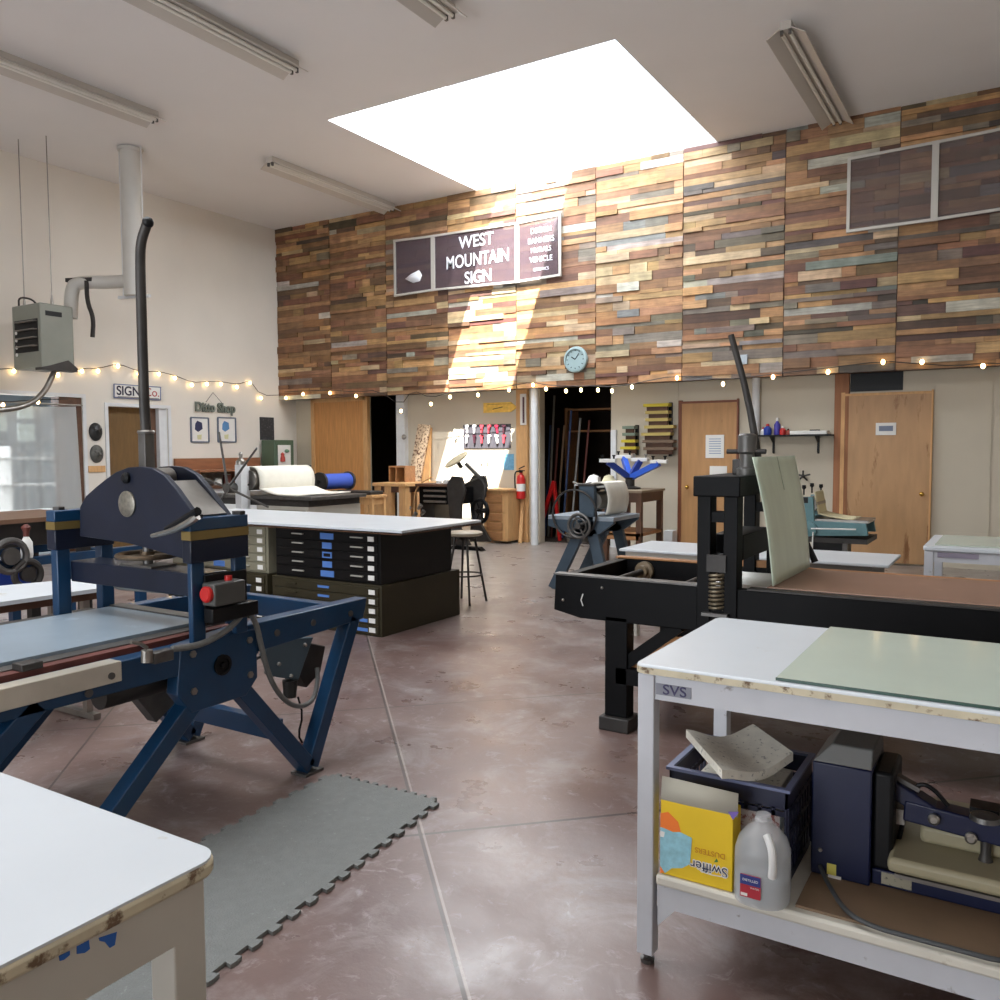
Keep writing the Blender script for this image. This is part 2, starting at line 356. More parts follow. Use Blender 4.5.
# upper wall: substrate and reclaimed planks
B(XL, XR, YW, YL, ZW, ZC).build('wall_upper', M_woodd, kind='structure', smooth=False)
def plank_wall():
    cols = dict(tan=(196, 146, 92), orange=(162, 112, 70), brown=(116, 78, 50), dbrown=(74, 54, 42), grey=(128, 119, 108), dgrey=(84, 80, 76),
                maroon=(92, 54, 48), cream=(206, 180, 138), white=(200, 200, 192), blueg=(120, 130, 136), dark=(48, 42, 40), rust=(136, 86, 58), teal=(88, 122, 110))
    left = ['orange']*7+['brown']*8+['tan']*6+['dbrown']*3+['grey']*2+['cream']+['maroon']+['rust']*4+['white']*1
    mid = ['tan']*8+['orange']*5+['grey']*4+['cream']*4+['maroon']*2+['rust']*3+['brown']*2+['white']*2+['blueg']*1
    right = ['orange']*5+['tan']*6+['brown']*5+['tan']*3+['grey']*4+['dgrey']*2+['maroon']*2+['dbrown']*2+['cream']*3+['white']*1+['blueg']+['rust']*3+['dark']
    seams = [XL, -10.01, -8.80, -7.58, -6.36, -5.08, -3.83, -2.54, -1.27, -.05, 1.17, 2.4, XR]
    vs, fs, cl = [], [], []
    rnd = random.Random(11)
    for si in range(len(seams)-1):
        a, b = seams[si]+.004, seams[si+1]-.004
        pal = left if si < 3 else (mid if si < 6 else right)
        z = ZW-.02
        while z < ZC-.005:
            h = rnd.choice([.05, .06, .07, .075, .085, .10, .12]); z1 = min(z+h, ZC)
            if ZC-z1 < .04: z1 = ZC
            x = a
            while x < b-.01:
                l = rnd.choice([.16, .25, .32, .4, .5, .62, .8, 1.0]); x1 = min(x+l, b)
                if b-x1 < .12: x1 = b
                d = YW-.008-rnd.choice([0, .004, .008, .013, .018, .028])
                cc = cols[rnd.choice(pal)]; cc = [v*.72+q*.28 for v, q in zip(cc, (138, 108, 76))]; lum = sum(cc)/3; cc = [v*.88+lum*.12 for v in cc]; k = rnd.uniform(.86, 1.08); cc = [min(255, v*k+rnd.uniform(-5, 5)) for v in cc]
                g_ = .0012
                n = len(vs)
                X0, X1, Z0, Z1 = x+g_, x1-g_, z+g_, z1-g_
                vs += [(X0, YW+.01, Z0), (X1, YW+.01, Z0), (X1, YW+.01, Z1), (X0, YW+.01, Z1), (X0, d, Z0), (X1, d, Z0), (X1, d, Z1), (X0, d, Z1)]
                F = [(4, 5, 6, 7), (0, 1, 5, 4), (1, 2, 6, 5), (2, 3, 7, 6), (3, 0, 4, 7)]
                fs += [tuple(i+n for i in f) for f in F]; cl += [lin(cc)]*len(F)
                x = x1
            z = z1
    me = bpy.data.meshes.new('wall_plank_cladding'); me.from_pydata(vs, [], fs); me.update()
    at = me.color_attributes.new('plank', 'FLOAT_COLOR', 'CORNER'); i = 0
    for p in me.polygons:
        for _ in p.loop_indices: at.data[i].color = cl[p.index]; i += 1
    m = bpy.data.materials.new('reclaimed_planks'); m.use_nodes = True; N = m.node_tree.nodes; L = m.node_tree.links; b = N['Principled BSDF']
    A = N.new('ShaderNodeAttribute'); A.attribute_name = 'plank'
    g = N.new('ShaderNodeNewGeometry'); mp = N.new('ShaderNodeMapping'); L.new(g.outputs['Position'], mp.inputs[0]); mp.inputs['Scale'].default_value = (2.2, 1, 26)
    n = N.new('ShaderNodeTexNoise'); n.inputs['Scale'].default_value = 1.6; n.inputs['Detail'].default_value = 8; n.inputs['Roughness'].default_value = .65; L.new(mp.outputs[0], n.inputs[0])
    n2 = N.new('ShaderNodeTexNoise'); n2.inputs['Scale'].default_value = 7; n2.inputs['Detail'].default_value = 5; L.new(g.outputs['Position'], n2.inputs[0])
    r = N.new('ShaderNodeMapRange'); r.inputs[1].default_value = .3; r.inputs[2].default_value = .7; r.inputs[3].default_value = .66; r.inputs[4].default_value = 1.26; L.new(n.outputs[0], r.inputs[0])
    r2 = N.new('ShaderNodeMapRange'); r2.inputs[1].default_value = .3; r2.inputs[2].default_value = .72; r2.inputs[3].default_value = .74; r2.inputs[4].default_value = 1.18; L.new(n2.outputs[0], r2.inputs[0])
    mu = N.new('ShaderNodeMath'); mu.operation = 'MULTIPLY'; L.new(r.outputs[0], mu.inputs[0]); L.new(r2.outputs[0], mu.inputs[1])
    sc_ = N.new('ShaderNodeVectorMath'); sc_.operation = 'SCALE'; L.new(A.outputs['Color'], sc_.inputs[0]); L.new(mu.outputs[0], sc_.inputs['Scale'])
    L.new(sc_.outputs[0], b.inputs['Base Color']); b.inputs['Roughness'].default_value = .62
    bp = N.new('ShaderNodeBump'); bp.inputs['Strength'].default_value = .3; bp.inputs['Distance'].default_value = .004; L.new(n.outputs[0], bp.inputs['Height']); L.new(bp.outputs[0], b.inputs['Normal'])
    me.materials.append(m)
    o = bpy.data.objects.new('wall_plank_cladding', me); COL.objects.link(o); o['kind'] = 'structure'
plank_wall()
# posts, pipes and trims of the lower wall
def strip(px0, px1, y0, y1, dep, m, name, kind='structure', **k):
    a = on(px0, (y0+y1)/2, Y=YL).x; b = on(px1, (y0+y1)/2, Y=YL).x
    z0 = max(0, on((px0+px1)/2, y1, Y=YL).z) if y1 < 1000 else 0; z1 = min(ZW, on((px0+px1)/2, y0, Y=YL).z)
    return B(a, b, YL-dep, YL, z0, z1).build(name, m, kind=kind, **k)
strip(403, 411, 380, 1000, .10, M_whitet, 'trim_8')
strip(519, 530, 380, 1000, .06, M_woodl, 'trim_9')
strip(611, 616, 430, 1000, .04, M_whitet, 'trim_10')
strip(830, 844, 360, 1000, .05, mat('redwood_post', (150, 98, 62), .6, var=.15, vs=5, stretch=(6, 6, .6)), 'trim_11')
c = MB(); x = on(534.5, 460, Y=10.9).x; c.cyl((x, 10.9, 0), (x, 10.9, ZW), .055); c.build('trim_12', M_whitet, kind='structure')
x = on(756, 420, Y=YL-.05).x; MB().cyl((x, YL-.06, 0), (x, YL-.06, ZW), .05).build('drain_pipe', M_whitet, label='white vertical pipe between the plywood door and the wall shelf', cat='pipe')
def wall_door(px0, px1, pyt, m, name, n, knob=None, frame=M_woodd):
    a = on(px0, pyt, Y=YL).x; b = on(px1, pyt, Y=YL).x; t = on((px0+px1)/2, pyt, Y=YL).z
    o = B(a, b, YL-.045, YL-.005, .02, t).build(name, m, kind='structure')
    f = MB(); f.box(a-.045, a, YL-.055, YL-.001, 0, t+.045); f.box(b, b+.02, YL-.055, YL-.001, 0, t+.045); f.box(a, b, YL-.055, YL-.001, t, t+.03); f.build(n, frame, kind='structure')
    if knob:
        k = on(*knob, Y=YL-.06); MB().cyl(k+Vector((0, .02, 0)), k-Vector((0, .03, 0)), .012).ball(k-Vector((0, .045, 0)), .028).build('door_knob', M_brass, o)
    return o
wall_door(683, 738, 403, M_ply, 'door_2', 'trim_13', (688, 487), mat('door_jamb_brown', (116, 64, 38), .5))
wall_door(846, 932, 395, M_ply3, 'door_3', 'trim_14', (922, 494), M_woodl)
# pine door leaf on the left
a = on(313, 430, Y=YL-.1).x; b = on(366, 430, Y=YL-.1).x; t = on(340, 400, Y=YL-.1).z
B(a, b, YL-.1, YL-.05, .02, t).build('door_4', M_ply2, kind='structure')
f = MB(); f.box(a-.03, a+.05, YL-.12, YL-.04, 0, t+.05); f.box(b-.05, b+.04, YL-.12, YL-.04, 0, t+.05); f.box(a, b, YL-.12, YL-.04, t-.03, t+.05); f.build('trim_15', M_woodl, kind='structure')

# ------------------------------------------------------------------ ceiling lights
def fixture(x, y0, y1, label):
    z = ZC; t = thing('fluorescent_light', label, 'ceiling light', (x, (y0+y1)/2, z-.14), 'fluorescent strip lights on the ceiling')
    B(x-.05, x+.05, y0, y1, z-.075, z-.001).build('housing', M_fix, t)
    for s in (-1, 1):
        MB().prism([(x+s*.05, z-.06), (x+s*.045, z-.065), (x+s*.17, z-.14), (x+s*.175, z-.133)], 'y', y0, y1).build('reflector', M_fix, t)
        MB().cyl((x+s*.036, y0+.03, z-.10), (x+s*.036, y1-.03, z-.10), .017).build('lamp_tube', M_tubeoff, t)
        B(x+s*.036-.012, x+s*.036+.012, y0+.005, y0+.03, z-.12, z-.07).build('tube_holder', M_steeld, t); B(x+s*.036-.012, x+s*.036+.012, y1-.03, y1-.005, z-.12, z-.07).build('tube_holder', M_steeld, t)
fixture(-1.93, 8.1, 10.66, 'fluorescent strip light right of the skylight, ending at the plank wall')
fixture(-8.55, 8.1, 10.66, 'fluorescent strip light left of the skylight, ending at the plank wall')
fixture(-8.55, 3.6, 6.38, 'fluorescent strip light cut by the left edge of the photo')
fixture(-6.28, 3.6, 6.32, 'fluorescent strip light at the upper left, reaching the top edge of the photo')
fixture(-4.36, 3.6, 6.28, 'fluorescent strip light whose end peeks in at the top centre')

# ------------------------------------------------------------------ heater and flue
hx = -10.26
def hp(px, py): return on(px, py, X=hx)
t = thing('unit_heater', 'grey unit heater hanging from the ceiling near the left wall', 'heater', (hx-.3, 6.0, 2.4))
y0, y1, z0, z1 = 5.93, 6.36, 2.45, 3.24
hb = MB(); x0h, x1h = hx-.62, hx
hy0 = 5.93
B(x0h, x1h, y0, y1, z0, z1).build('cabinet', M_grey, t, bevel=.015)
l = MB()
for k in range(4): l.bar((x0h+.14, y0-.03, z0+.27+k*.10), (x1h-.06, y0-.03, z0+.27+k*.10), .05, .012)
l.build('louvre', M_greyd, t)
B(x0h+.06, x1h-.05, y0-.006, y0+.01, z0+.20, z0+.60).build('louvre_opening', M_black2, t)
l = MB()
for k in range(4): l.cyl((x0h+.10, y0-.012, z0+.18+k*.09), (x0h+.10, y0-.006, z0+.18+k*.09), .022)
l.build('warning_sticker', M_paper, t)
B(x1h-.005, x1h+.004, y0+.07, y0+.28, z1-.15, z1-.09).build('flue_slot', M_black2, t)
MB().prism([(y0-.02, z0-.03), (y1+.02, z0-.03), (y1+.02, z0+.02), (y1-.10, z0+.11), (y0+.10, z0+.03), (y0-.02, z0)], 'x', x1h-.1, x1h+.03).build('drip_hood', M_iron, t)
r_ = MB()
for (a, b) in ((hx-.45, 6.0), (hx-.05, 6.12)):
    r_.cyl((a, b, z1), (a, b, ZC), .006); r_.cyl((a, b, z1), (a, b, z1+.12), .02, .008)
r_.build('hanger_rod', M_steel, t)
MB().tube([(x0h+.08, y0+.05, z1), (x0h+.08, y0+.05, z1+.12), (hx-.3, 6.0, z1+.08), (hx-.2, 6.02, z1)], .012, smooth=2).build('gas_pipe', M_iron, t)
M_duct = mat('galvanised_duct_white', (196, 194, 188), .45, var=.04, vs=4)
fx, fy = -9.82, 6.93
t = thing('flue_pipe', 'white flue pipe rising to the ceiling with an elbow to the heater', 'pipe', (fx, fy, 3.0))
MB().cyl((fx, fy, 3.42), (fx, fy, ZC), .125, n=24).lathe([(.15, 0), (.16, .03), (.13, .04)], (fx, fy, ZC-.045)).build('riser', M_duct, t)
MB().tube([(fx, fy, 3.62), (fx-.3, fy-.05, 3.62), (hx-.25, 6.62, 3.62), (hx-.32, 6.55, 3.55), (hx-.33, 6.53, 3.15)], [.085], n=16, smooth=2).build('branch_duct', M_duct, t)
s = MB(); s.bar((fx-.28, fy-.03, 3.42), (fx+.28, fy+.03, 3.40), .035, .035); s.cyl((fx-.2, fy-.02, 3.42), (fx-.2, fy-.02, ZC), .008); s.cyl((fx+.19, fy+.02, 3.42), (fx+.19, fy+.02, ZC), .008); s.build('trapeze_hanger', M_whitet, t)
s = MB(); p = Vector((hx-.1, 6.62, 0)); s.tube([(p.x, p.y, 3.62), (p.x, p.y, 3.35), (p.x+.05, p.y+.05, 3.15), (p.x+.03, p.y+.04, 2.9)], .028, smooth=2); s.bar((p.x-.28, p.y-.1, 3.64), (p.x+.05, p.y+.05, 3.64), .05, .05); s.build('strap', M_iron, t)
MB().tube([on(54, 372, X=-10.4), on(46, 390, X=-10.4), on(34, 402, X=-10.4), on(18, 408, X=-10.4), on(0, 410, X=-10.4), on(-40, 414, X=-10.4)], .035, n=12, smooth=2).build('corrugated_hose', M_steel, label='grey flexible hose curving left below the unit heater', cat='hose')

# ------------------------------------------------------------------ string lights
def string(name, label, pts, plane, wire):
    t = thing(name, label, 'string lights', on(*pts[0], **plane), None)
    if len(wire) < 8 or 'X' in plane: wire = [(pts[0][0]-14, pts[0][1]-4)]+[(x, y-2.5) for x, y in pts]+[(pts[-1][0]+(22 if len(pts) > 4 else 30), pts[-1][1]-3)]
    P = [on(x, y, **plane) for x, y in wire]
    MB().tube(P, .006, n=5, smooth=1).build('wire', M_iron, t)
    base = None
    for x, y in pts:
        p = on(x, y, **plane)
        if base is None:
            base = MB().ball((0, 0, 0), .023, n=8, sz=1.3).build('bulb', M_bulb, None); base.parent = t; base.location = p-ORG[t.name]+ORG['bulb']
            off = ORG['bulb']; o0 = base
        else:
            o = o0.copy(); COL.objects.link(o); o.parent = t; o.location = p-ORG[t.name]+off
string('string_lights', 'warm string lights looped along the white left wall',
       [(-12, 372), (14, 371), (58, 375), (82, 371), (98, 371), (118, 366), (139, 374), (159, 374), (175, 378), (192, 385), (207, 384), (221, 384), (237, 387), (250, 383), (261, 398)],
       dict(X=XL+.05), [(-20, 368), (20, 371), (60, 373), (90, 369), (120, 370), (140, 372), (160, 371), (190, 379), (210, 379), (225, 381), (250, 382), (265, 392), (280, 396)])
string('string_lights', 'short string of warm lights drooping over the curtain', [(-12, 400), (3, 405), (38, 402)], dict(X=XL+.12), [(-25, 398), (3, 402), (20, 403), (38, 400), (60, 405), (80, 403)])
bb = [(286, 398), (303, 394), (330, 393), (356, 396), (401, 411), (431, 404), (450, 397), (478, 395), (509, 390), (533, 385), (546, 389), (566, 391), (581, 390), (598, 390), (612, 391),
      (632, 387), (677, 378), (723, 384), (773, 377), (828, 372), (883, 362), (922, 362), (983, 366)]
string('string_lights', 'warm string lights swagged along the bottom edge of the plank wall', bb, dict(Y=YW-.08),
       [(284, 392), (303, 391), (330, 390), (356, 392), (378, 390), (401, 406), (412, 390), (431, 398), (450, 392), (478, 391), (509, 386), (533, 382), (546, 385), (566, 386), (581, 386), (598, 386), (612, 387),
        (632, 384), (677, 375), (723, 380), (773, 374), (828, 368), (883, 361), (922, 364), (955, 366), (983, 363), (1010, 364)])

# ------------------------------------------------------------------ things on the plank wall
M_pane = mat('tinted_glass', (92, 78, 84), .2, alpha=.55)
M_paner = mat('tinted_glass_smoky', (128, 114, 112), .15, alpha=.30)
M_alu = mat('aluminium_frame', (186, 182, 174), .4, metal=.3)
def pane_row(name, label, cat, corners, panem, tilt=0):
    # corners: list of x positions with top z / bottom z, one more than the panes
    Y = YW-.075; t = thing(name, label, cat, (corners[0][0], Y, corners[0][2]))
    for i in range(len(corners)-1):
        (xa, ta, ba), (xb, tb, bb_) = corners[i], corners[i+1]
        MB().add([(xa, Y, ba), (xb, Y, bb_), (xb, Y, tb), (xa, Y, ta), (xa, Y+.008, ba), (xb, Y+.008, bb_), (xb, Y+.008, tb), (xa, Y+.008, ta)],
                 [(0, 1, 2, 3), (7, 6, 5, 4), (0, 4, 5, 1), (1, 5, 6, 2), (2, 6, 7, 3), (3, 7, 4, 0)]).build('glass_pane', panem, t)
        f = MB(); w = .035
        for p, q in (((xa+w/2, Y, ba), (xa+w/2, Y, ta)), ((xb-w/2, Y, bb_), (xb-w/2, Y, tb)), ((xa, Y, ba+w/2), (xb, Y, bb_+w/2)), ((xa, Y, ta-w/2), (xb, Y, tb-w/2))):
            f.bar(p, q, w, w*.9)
        f.build('frame', M_alu, t)
    return t
def cr(px, yt, yb): a = on(px, yt, Y=YW-.08); b = on(px, yb, Y=YW-.08); return ((a.x+b.x)/2, a.z, b.z)
sg = pane_row('shop_sign', 'three-pane glass sign reading West Mountain Sign on the plank wall', 'sign', [cr(394, 240, 297), cr(433, 235, 291), cr(517, 222, 283), cr(561, 213, 276)], M_pane)
M_let = mat('sign_letter_white', (228, 230, 236), .5)
def wtext(s, px, py, size, sx=1., m=M_let, Y=YW-.082, par=sg, lab=None, name='lettering', bold=.003):
    return text(name, s, size, m, on(px, py, Y=Y), XP, ZP, par, sx=sx, label=lab, bold=bold)
wtext('WEST', 476, 241, .25, .95); wtext('MOUNTAIN', 477, 259.5, .27, .78); wtext('SIGN', 478, 277, .25, .88)
for s, y, q in (('DESIGN', 230, .11), ('BANNERS', 240, .11), ('MURALS', 249.5, .10), ('VEHICLE', 259, .11), ('GRAPHICS', 269, .06)):
    wtext(s, 541, y, q, .9, bold=0)
MB().add([on(x, y, Y=YW-.084) for x, y in ((405, 279), (411, 274), (419, 270), (422, 275), (420, 281), (413, 283), (409, 281))], [tuple(range(7))]).build('bird_emblem', M_let, sg, solid=.002)
pane_row('display_window', 'empty two-pane glass frame high on the right of the plank wall', 'window', [cr(847, 158, 233), cr(935, 141, 221), (on(1019, 180, Y=YW-.08).x, on(1019, 124, Y=YW-.08).z, on(1019, 208, Y=YW-.08).z)], M_paner)
p = on(575.5, 359.5, Y=YW-.07)
t = thing('wall_clock', 'round wall clock with pale grey rim at the plank wall foot', 'clock', (p.x, p.y, p.z-.18))
r = .165
MB().lathe([(r, 0), (r+.02, .02), (r+.01, .05), (r-.02, .055), (r-.02, .04)], (p.x, p.y+.03, p.z), (0, -1, 0), n=36).build('rim', mat('clock_rim', (146, 166, 168), .4), t)
MB().cyl((p.x, p.y+.0, p.z), (p.x, p.y-.008, p.z), r-.02, n=36).build('face', M_paper, t)
h = MB()
for k in range(12): a = k*math.pi/6; h.bar((p.x+math.sin(a)*.115, p.y-.011, p.z+math.cos(a)*.115), (p.x+math.sin(a)*.135, p.y-.011, p.z+math.cos(a)*.135), .010, .003, up=(0, 1, 0))
h.build('hour_marks', M_black2, t)
for a, l, w in ((-1.0, .07, .012), (.6, .10, .008)): MB().bar((p.x, p.y-.013, p.z), (p.x+math.sin(a)*l, p.y-.013, p.z+math.cos(a)*l), w, .003, up=(0, 1, 0)).build('clock_hand', M_black2, t)
p = on(743.5, 359.5, Y=YW-.05); B(p.x-.05, p.x+.05, YW-.06, YW-.02, p.z-.06, p.z+.06).build('junction_box', mat('jbox', (176, 184, 192), .5), label='small pale box on the plank wall by the lever tip', cat='box', bevel=.005)
# ------------------------------------------------------------------ things on the lower back wall
def card(name, label, cat, x0, y0, x1, y1, m, plane='Y', val=YL, dep=.012, par=None, group=None, bevel=0, kind=None):
    if plane == 'Y':
        a = on(x0, y0, Y=val); b = on(x1, y1, Y=val); g = B(a.x, b.x, val-dep, val, b.z, a.z)
    else:
        a = on(x0, y0, X=val); b = on(x1, y1, X=val); g = B(val, val+dep, a.y, b.y, b.z, a.z)
    return g.build(name, m, par, label=label, cat=cat, group=group, bevel=bevel)
c = card('wall_vent', 'black rectangular vent grille above the right-hand plywood door', 'vent', 851, 370, 903, 390, M_black2)
o = card('door_notice', 'small printed notice on the right-hand plywood door', 'notice', 876, 423, 896, 435, M_paper, val=YL-.046)
card('print_panel', None, None, 879, 426, 893, 431, mat('notice_print', (120, 130, 150), .8), val=YL-.0585, dep=.001, par=o)
o = card('door_poster', 'white printed sheet on the middle plywood door', 'poster', 706, 435, 724, 458, M_paper, val=YL-.046)
l = MB()
for k in range(7): a = on(709, 439+k*2.4, Y=YL-.059); b = on(721, 439+k*2.4, Y=YL-.059); l.box(a.x, b.x, YL-.06, YL-.058, a.z-.005, a.z+.005)
l.build('printed_lines', mat('ink_blue', (130, 150, 180), .8), o)
o = card('door_tag', 'small white paper tag low on the middle plywood door', 'notice', 710, 466, 727, 476, M_paper, val=YL-.046)
# shelf and bottles
a = on(757, 435, Y=YL-.25); b = on(831, 434, Y=YL-.25)
t = thing('wall_shelf', 'thin dark wall shelf carrying bottles, between pipe and redwood post', 'shelf', (a.x, YL-.25, a.z-.02)); zs = a.z
B(a.x, b.x, YL-.25, YL, zs-.02, zs).build('board', M_black2, t)
for px in (772, 817):
    x = on(px, 440, Y=YL-.1).x; MB().prism([(YL-.2, zs-.02), (YL, zs-.02), (YL, zs-.24), (YL-.03, zs-.22), (YL-.03, zs-.1)], 'x', x-.012, x+.012).build('bracket', M_black2, t)
bt = [((763, 0), .035, .09, (214, 214, 214), 'white squat bottle at the left end of the wall shelf', 'red_cap'),
      ((767.5, 0), .05, .13, (34, 60, 150), 'blue squeeze bottle second from left on the wall shelf', 'red'),
      ((777, 0), .04, .20, (60, 54, 150), 'tall violet blue bottle on the wall shelf', 'white'),
      ((782.5, 0), .04, .10, (190, 44, 44), 'red bottle with white cap on the wall shelf', 'white'),
      ((788, 0), .03, .07, (150, 70, 60), 'small brownish red bottle at the right of the bottles', 'dark')]
for (px, _), r, h, cl, lb, cap in bt:
    x = on(px, 434, Y=YL-.14).x; y = YL-.12-r*.3
    o = thing('bottle', lb, 'bottle', (x, y, zs), 'bottles on the wall shelf')
    MB().lathe([(r*.95, 0), (r, .01), (r, h*.65), (r*.4, h*.85), (r*.4, h*.88)], (x, y, zs), n=16).build('body', mat('bottle_%d' % px, cl, .3), o)
    MB().lathe([(r*.45, h*.88), (r*.45, h*1.02), (r*.3, h*1.1)], (x, y, zs), n=12).build('cap', {'red_cap': M_red, 'red': M_red, 'white': M_paper, 'dark': M_black2}[cap], o)
a = on(790, 434, Y=YL-.2).x; b = on(827, 434, Y=YL-.2).x
B(a, b, YL-.22, YL-.03, zs, zs+.045).build('paper_stack', M_paper, label='flat stack of white paper on the right end of the wall shelf', cat='paper', bevel=.004)
x = on(815, 430, Y=YL-.12).x; MB().bar((x-.06, YL-.12, zs+.053), (x+.06, YL-.13, zs+.053), .03, .015).build('stapler', M_black2, label='small dark tool lying on the paper stack', cat='tool')
# yellow arrow, thermometer, red tools rack, extinguisher
def polycard(name, label, cat, pts, m, val, dep=.02, par=None, **k):
    P = [on(x, y, Y=val) for x, y in pts]
    return MB().prism([(p.x, p.z) for p in P], 'y', val-dep, val).build(name, m, par, label=label, cat=cat, **k)
o = polycard('arrow_sign', 'yellow arrow-shaped wooden sign on the cream wall', 'sign', [(484, 403), (511, 402), (518, 407.5), (511, 412), (484, 413)], mat('arrow_yellow', (240, 198, 92), .5, var=.15, vs=20), YL-.002)
a = on(487, 407.5, Y=YL-.03); b = on(512, 407.5, Y=YL-.03)
MB().bar((a.x, YL-.024, a.z+.045), (b.x, YL-.024, a.z+.045), .01, .004).bar((a.x+.1, YL-.024, a.z-.03), (a.x+.28, YL-.024, a.z), .012, .004, up=(0, 1, 0)).build('painted_line', M_woodd, o)
o = card('thermometer_sign', 'tall narrow white thermometer on the timber post', 'thermometer', 520.5, 394, 526.5, 425, M_paper, val=YL-.062, dep=.015)
card('scale', None, None, 522.5, 397, 524.5, 423, mat('thermo_dark', (90, 60, 70), .5), val=YL-.078, dep=.002, par=o)
o = card('tool_board', 'dark board of hanging cutters and rollers on the sunlit cream wall', 'tool board', 464, 425, 511, 448, mat('board_dark', (62, 60, 66), .6), dep=.02)
rr = random.Random(3)
for k in range(12):
    px = 467+(k % 6)*7.4; py = 430 if k < 6 else 440; p = on(px, py, Y=YL-.05)
    c_ = rr.choice([(150, 40, 60), (215, 214, 216), (60, 30, 40), (60, 30, 40), (170, 60, 70)])
    tg = MB().bar((p.x, YL-.05, p.z+.06), (p.x+rr.uniform(-.02, .02), YL-.05, p.z-.05), .035, .03, w2=.02).bar((p.x-.03, YL-.05, p.z+.065), (p.x+.03, YL-.05, p.z+.065), .02, .03)
    tg.build('cutting_tool', mat('tool_%d_%d_%d' % c_, c_, .4), label='%s tool, %s from the left in the %s row of the tool board' % ({150: 'crimson', 215: 'white', 60: 'dark', 170: 'rose'}[c_[0]], ORD[k % 6], 'upper' if k < 6 else 'lower'), cat='tool', group='tools on the dark tool board')
for k, px in enumerate((481, 487)):
    p = on(px, 463, Y=YL-.03); q = on(px+2, 455, Y=YL-.03)
    MB().bar(p, q, .03, .02, w2=.012).build('scraper', M_paper, label=['pale scraper hanging below the tool board, left one', 'pale scraper hanging below the tool board, right one'][k], cat='tool', group='scrapers below the tool board')
o = card('blue_poster', 'small light blue poster on the wall left of the extinguisher', 'poster', 504, 454, 514, 470, mat('poster_blue', (104, 158, 190), .7, var=.2, vs=30))
# extinguisher
p = on(521, 499, Y=YL-.14)
t = thing('fire_extinguisher', 'red fire extinguisher hung on the timber post', 'fire extinguisher', p)
MB().lathe([(.055, 0), (.07, .015), (.07, .30), (.055, .35), (.022, .38), (.022, .40)], p, n=20).build('cylinder', M_red, t)
MB().cyl(p+Vector((0, 0, .12)), p+Vector((0, 0, .23)), .0712, n=20).build('label_band', M_paper, t)
MB().box(p.x-.02, p.x+.02, p.y-.02, p.y+.02, p.z+.40, p.z+.44).bar(p+Vector((-.02, -.02, .46)), p+Vector((.09, -.05, .50)), .02, .012).bar(p+Vector((-.02, -.02, .44)), p+Vector((.09, -.05, .43)), .02, .012).build('valve_handle', M_black2, t)
MB().tube([p+Vector((0, 0, .42)), p+Vector((-.09, -.02, .42)), p+Vector((-.10, -.02, .30)), p+Vector((-.08, -.03, .12))], .012, smooth=2).build('hose', M_black2, t)
# squeegee racks
def squeegees(px0, px1, y0, n, step, label, lens):
    a = on(px0, y0, Y=YL-.1); b = on(px1, y0, Y=YL-.1)
    t = thing('squeegee_rack', 'dark wall rack holding %s' % label, 'rack', (b.x, YL-.02, on(px1, y0+n*step, Y=YL-.1).z))
    zb = on(px1, y0+n*step, Y=YL-.1).z
    MB().box(b.x-.05, b.x-.01, YL-.05, YL, zb, a.z+.04).build('rail', M_black2, t)
    for k in range(n):
        q = on(px0+lens[k][0], y0+(k+.3)*step, Y=YL-.16); e = on(px1+lens[k][1], y0+(k+.3)*step, Y=YL-.16); hgt = step*.0145
        s = thing('squeegee', '%s squeegee, %s in %s' % (lens[k][2], ['topmost', 'second from top', 'third from top', 'fourth from top', 'fifth from top', 'sixth from top', 'lowest'][k], label), 'squeegee', (q.x, YL-.15, q.z-hgt/2), 'squeegees on the wall racks')
        MB().box(q.x, e.x, YL-.19, YL-.06, q.z+hgt*.15, q.z+hgt*.55).build('handle', mat('sq_%s' % lens[k][2], {'yellow': (186, 168, 40), 'ochre': (170, 150, 84), 'dark wooden': (104, 84, 66), 'green grey': (110, 124, 108)}[lens[k][2]], .5), s)
        MB().box(q.x+.03, e.x-.03, YL-.14, YL-.11, q.z-hgt*.4, q.z+hgt*.15).build('blade', M_woodd, s)
squeegees(644, 671, 406, 7, 7.2, 'the larger rack', [(0, -2, 'yellow'), (2, -2, 'ochre'), (2, -2, 'ochre'), (1, 3, 'ochre'), (-2, 0, 'ochre'), (-1, 3, 'dark wooden'), (0, 3, 'dark wooden')])
squeegees(623, 637, 428, 4, 6.8, 'the smaller rack', [(0, -2, 'green grey'), (0, -1, 'green grey'), (-1, -1, 'yellow'), (-2, 0, 'yellow')])
# leaning carved sign with timber behind
yy = YL-.25
def lean(name, label, cat, pts, m, yb, yt, par=None, dep=.03):
    P = [on(x, y, Y=yb if i < 2 else yt) for i, (x, y) in enumerate(pts)]
    return MB().add(P+[p+Vector((0, dep, 0)) for p in P], [(0, 1, 2, 3), (7, 6, 5, 4), (0, 4, 5, 1), (1, 5, 6, 2), (2, 6, 7, 3), (3, 7, 4, 0)]).build(name, m, par, label=label, cat=cat)
M_carve = mat('carved_letters', (214, 190, 160), .6, col2=(96, 60, 44), thr=.5, c2s=26)
lean('carved_board', 'tall carved board of brown letters leaning on the sunlit wall', 'board', [(397, 544), (409, 544), (430, 425), (418, 424)], M_carve, YL-.40, YL-.1)
lean('timber_plank', 'pale bare plank leaning just behind the carved letter board', 'plank', [(416, 543), (427, 543), (431, 428), (427, 426)], M_woodl, YL-.36, YL-.05)
p = on(404.5, 437, Y=YL-.12); MB().lathe([(.04, 0), (.045, .02), (.03, .03)], p, (0, -1, 0)).build('door_pull', M_steel, label='round metal pull on the white post by the dark opening', cat='handle')
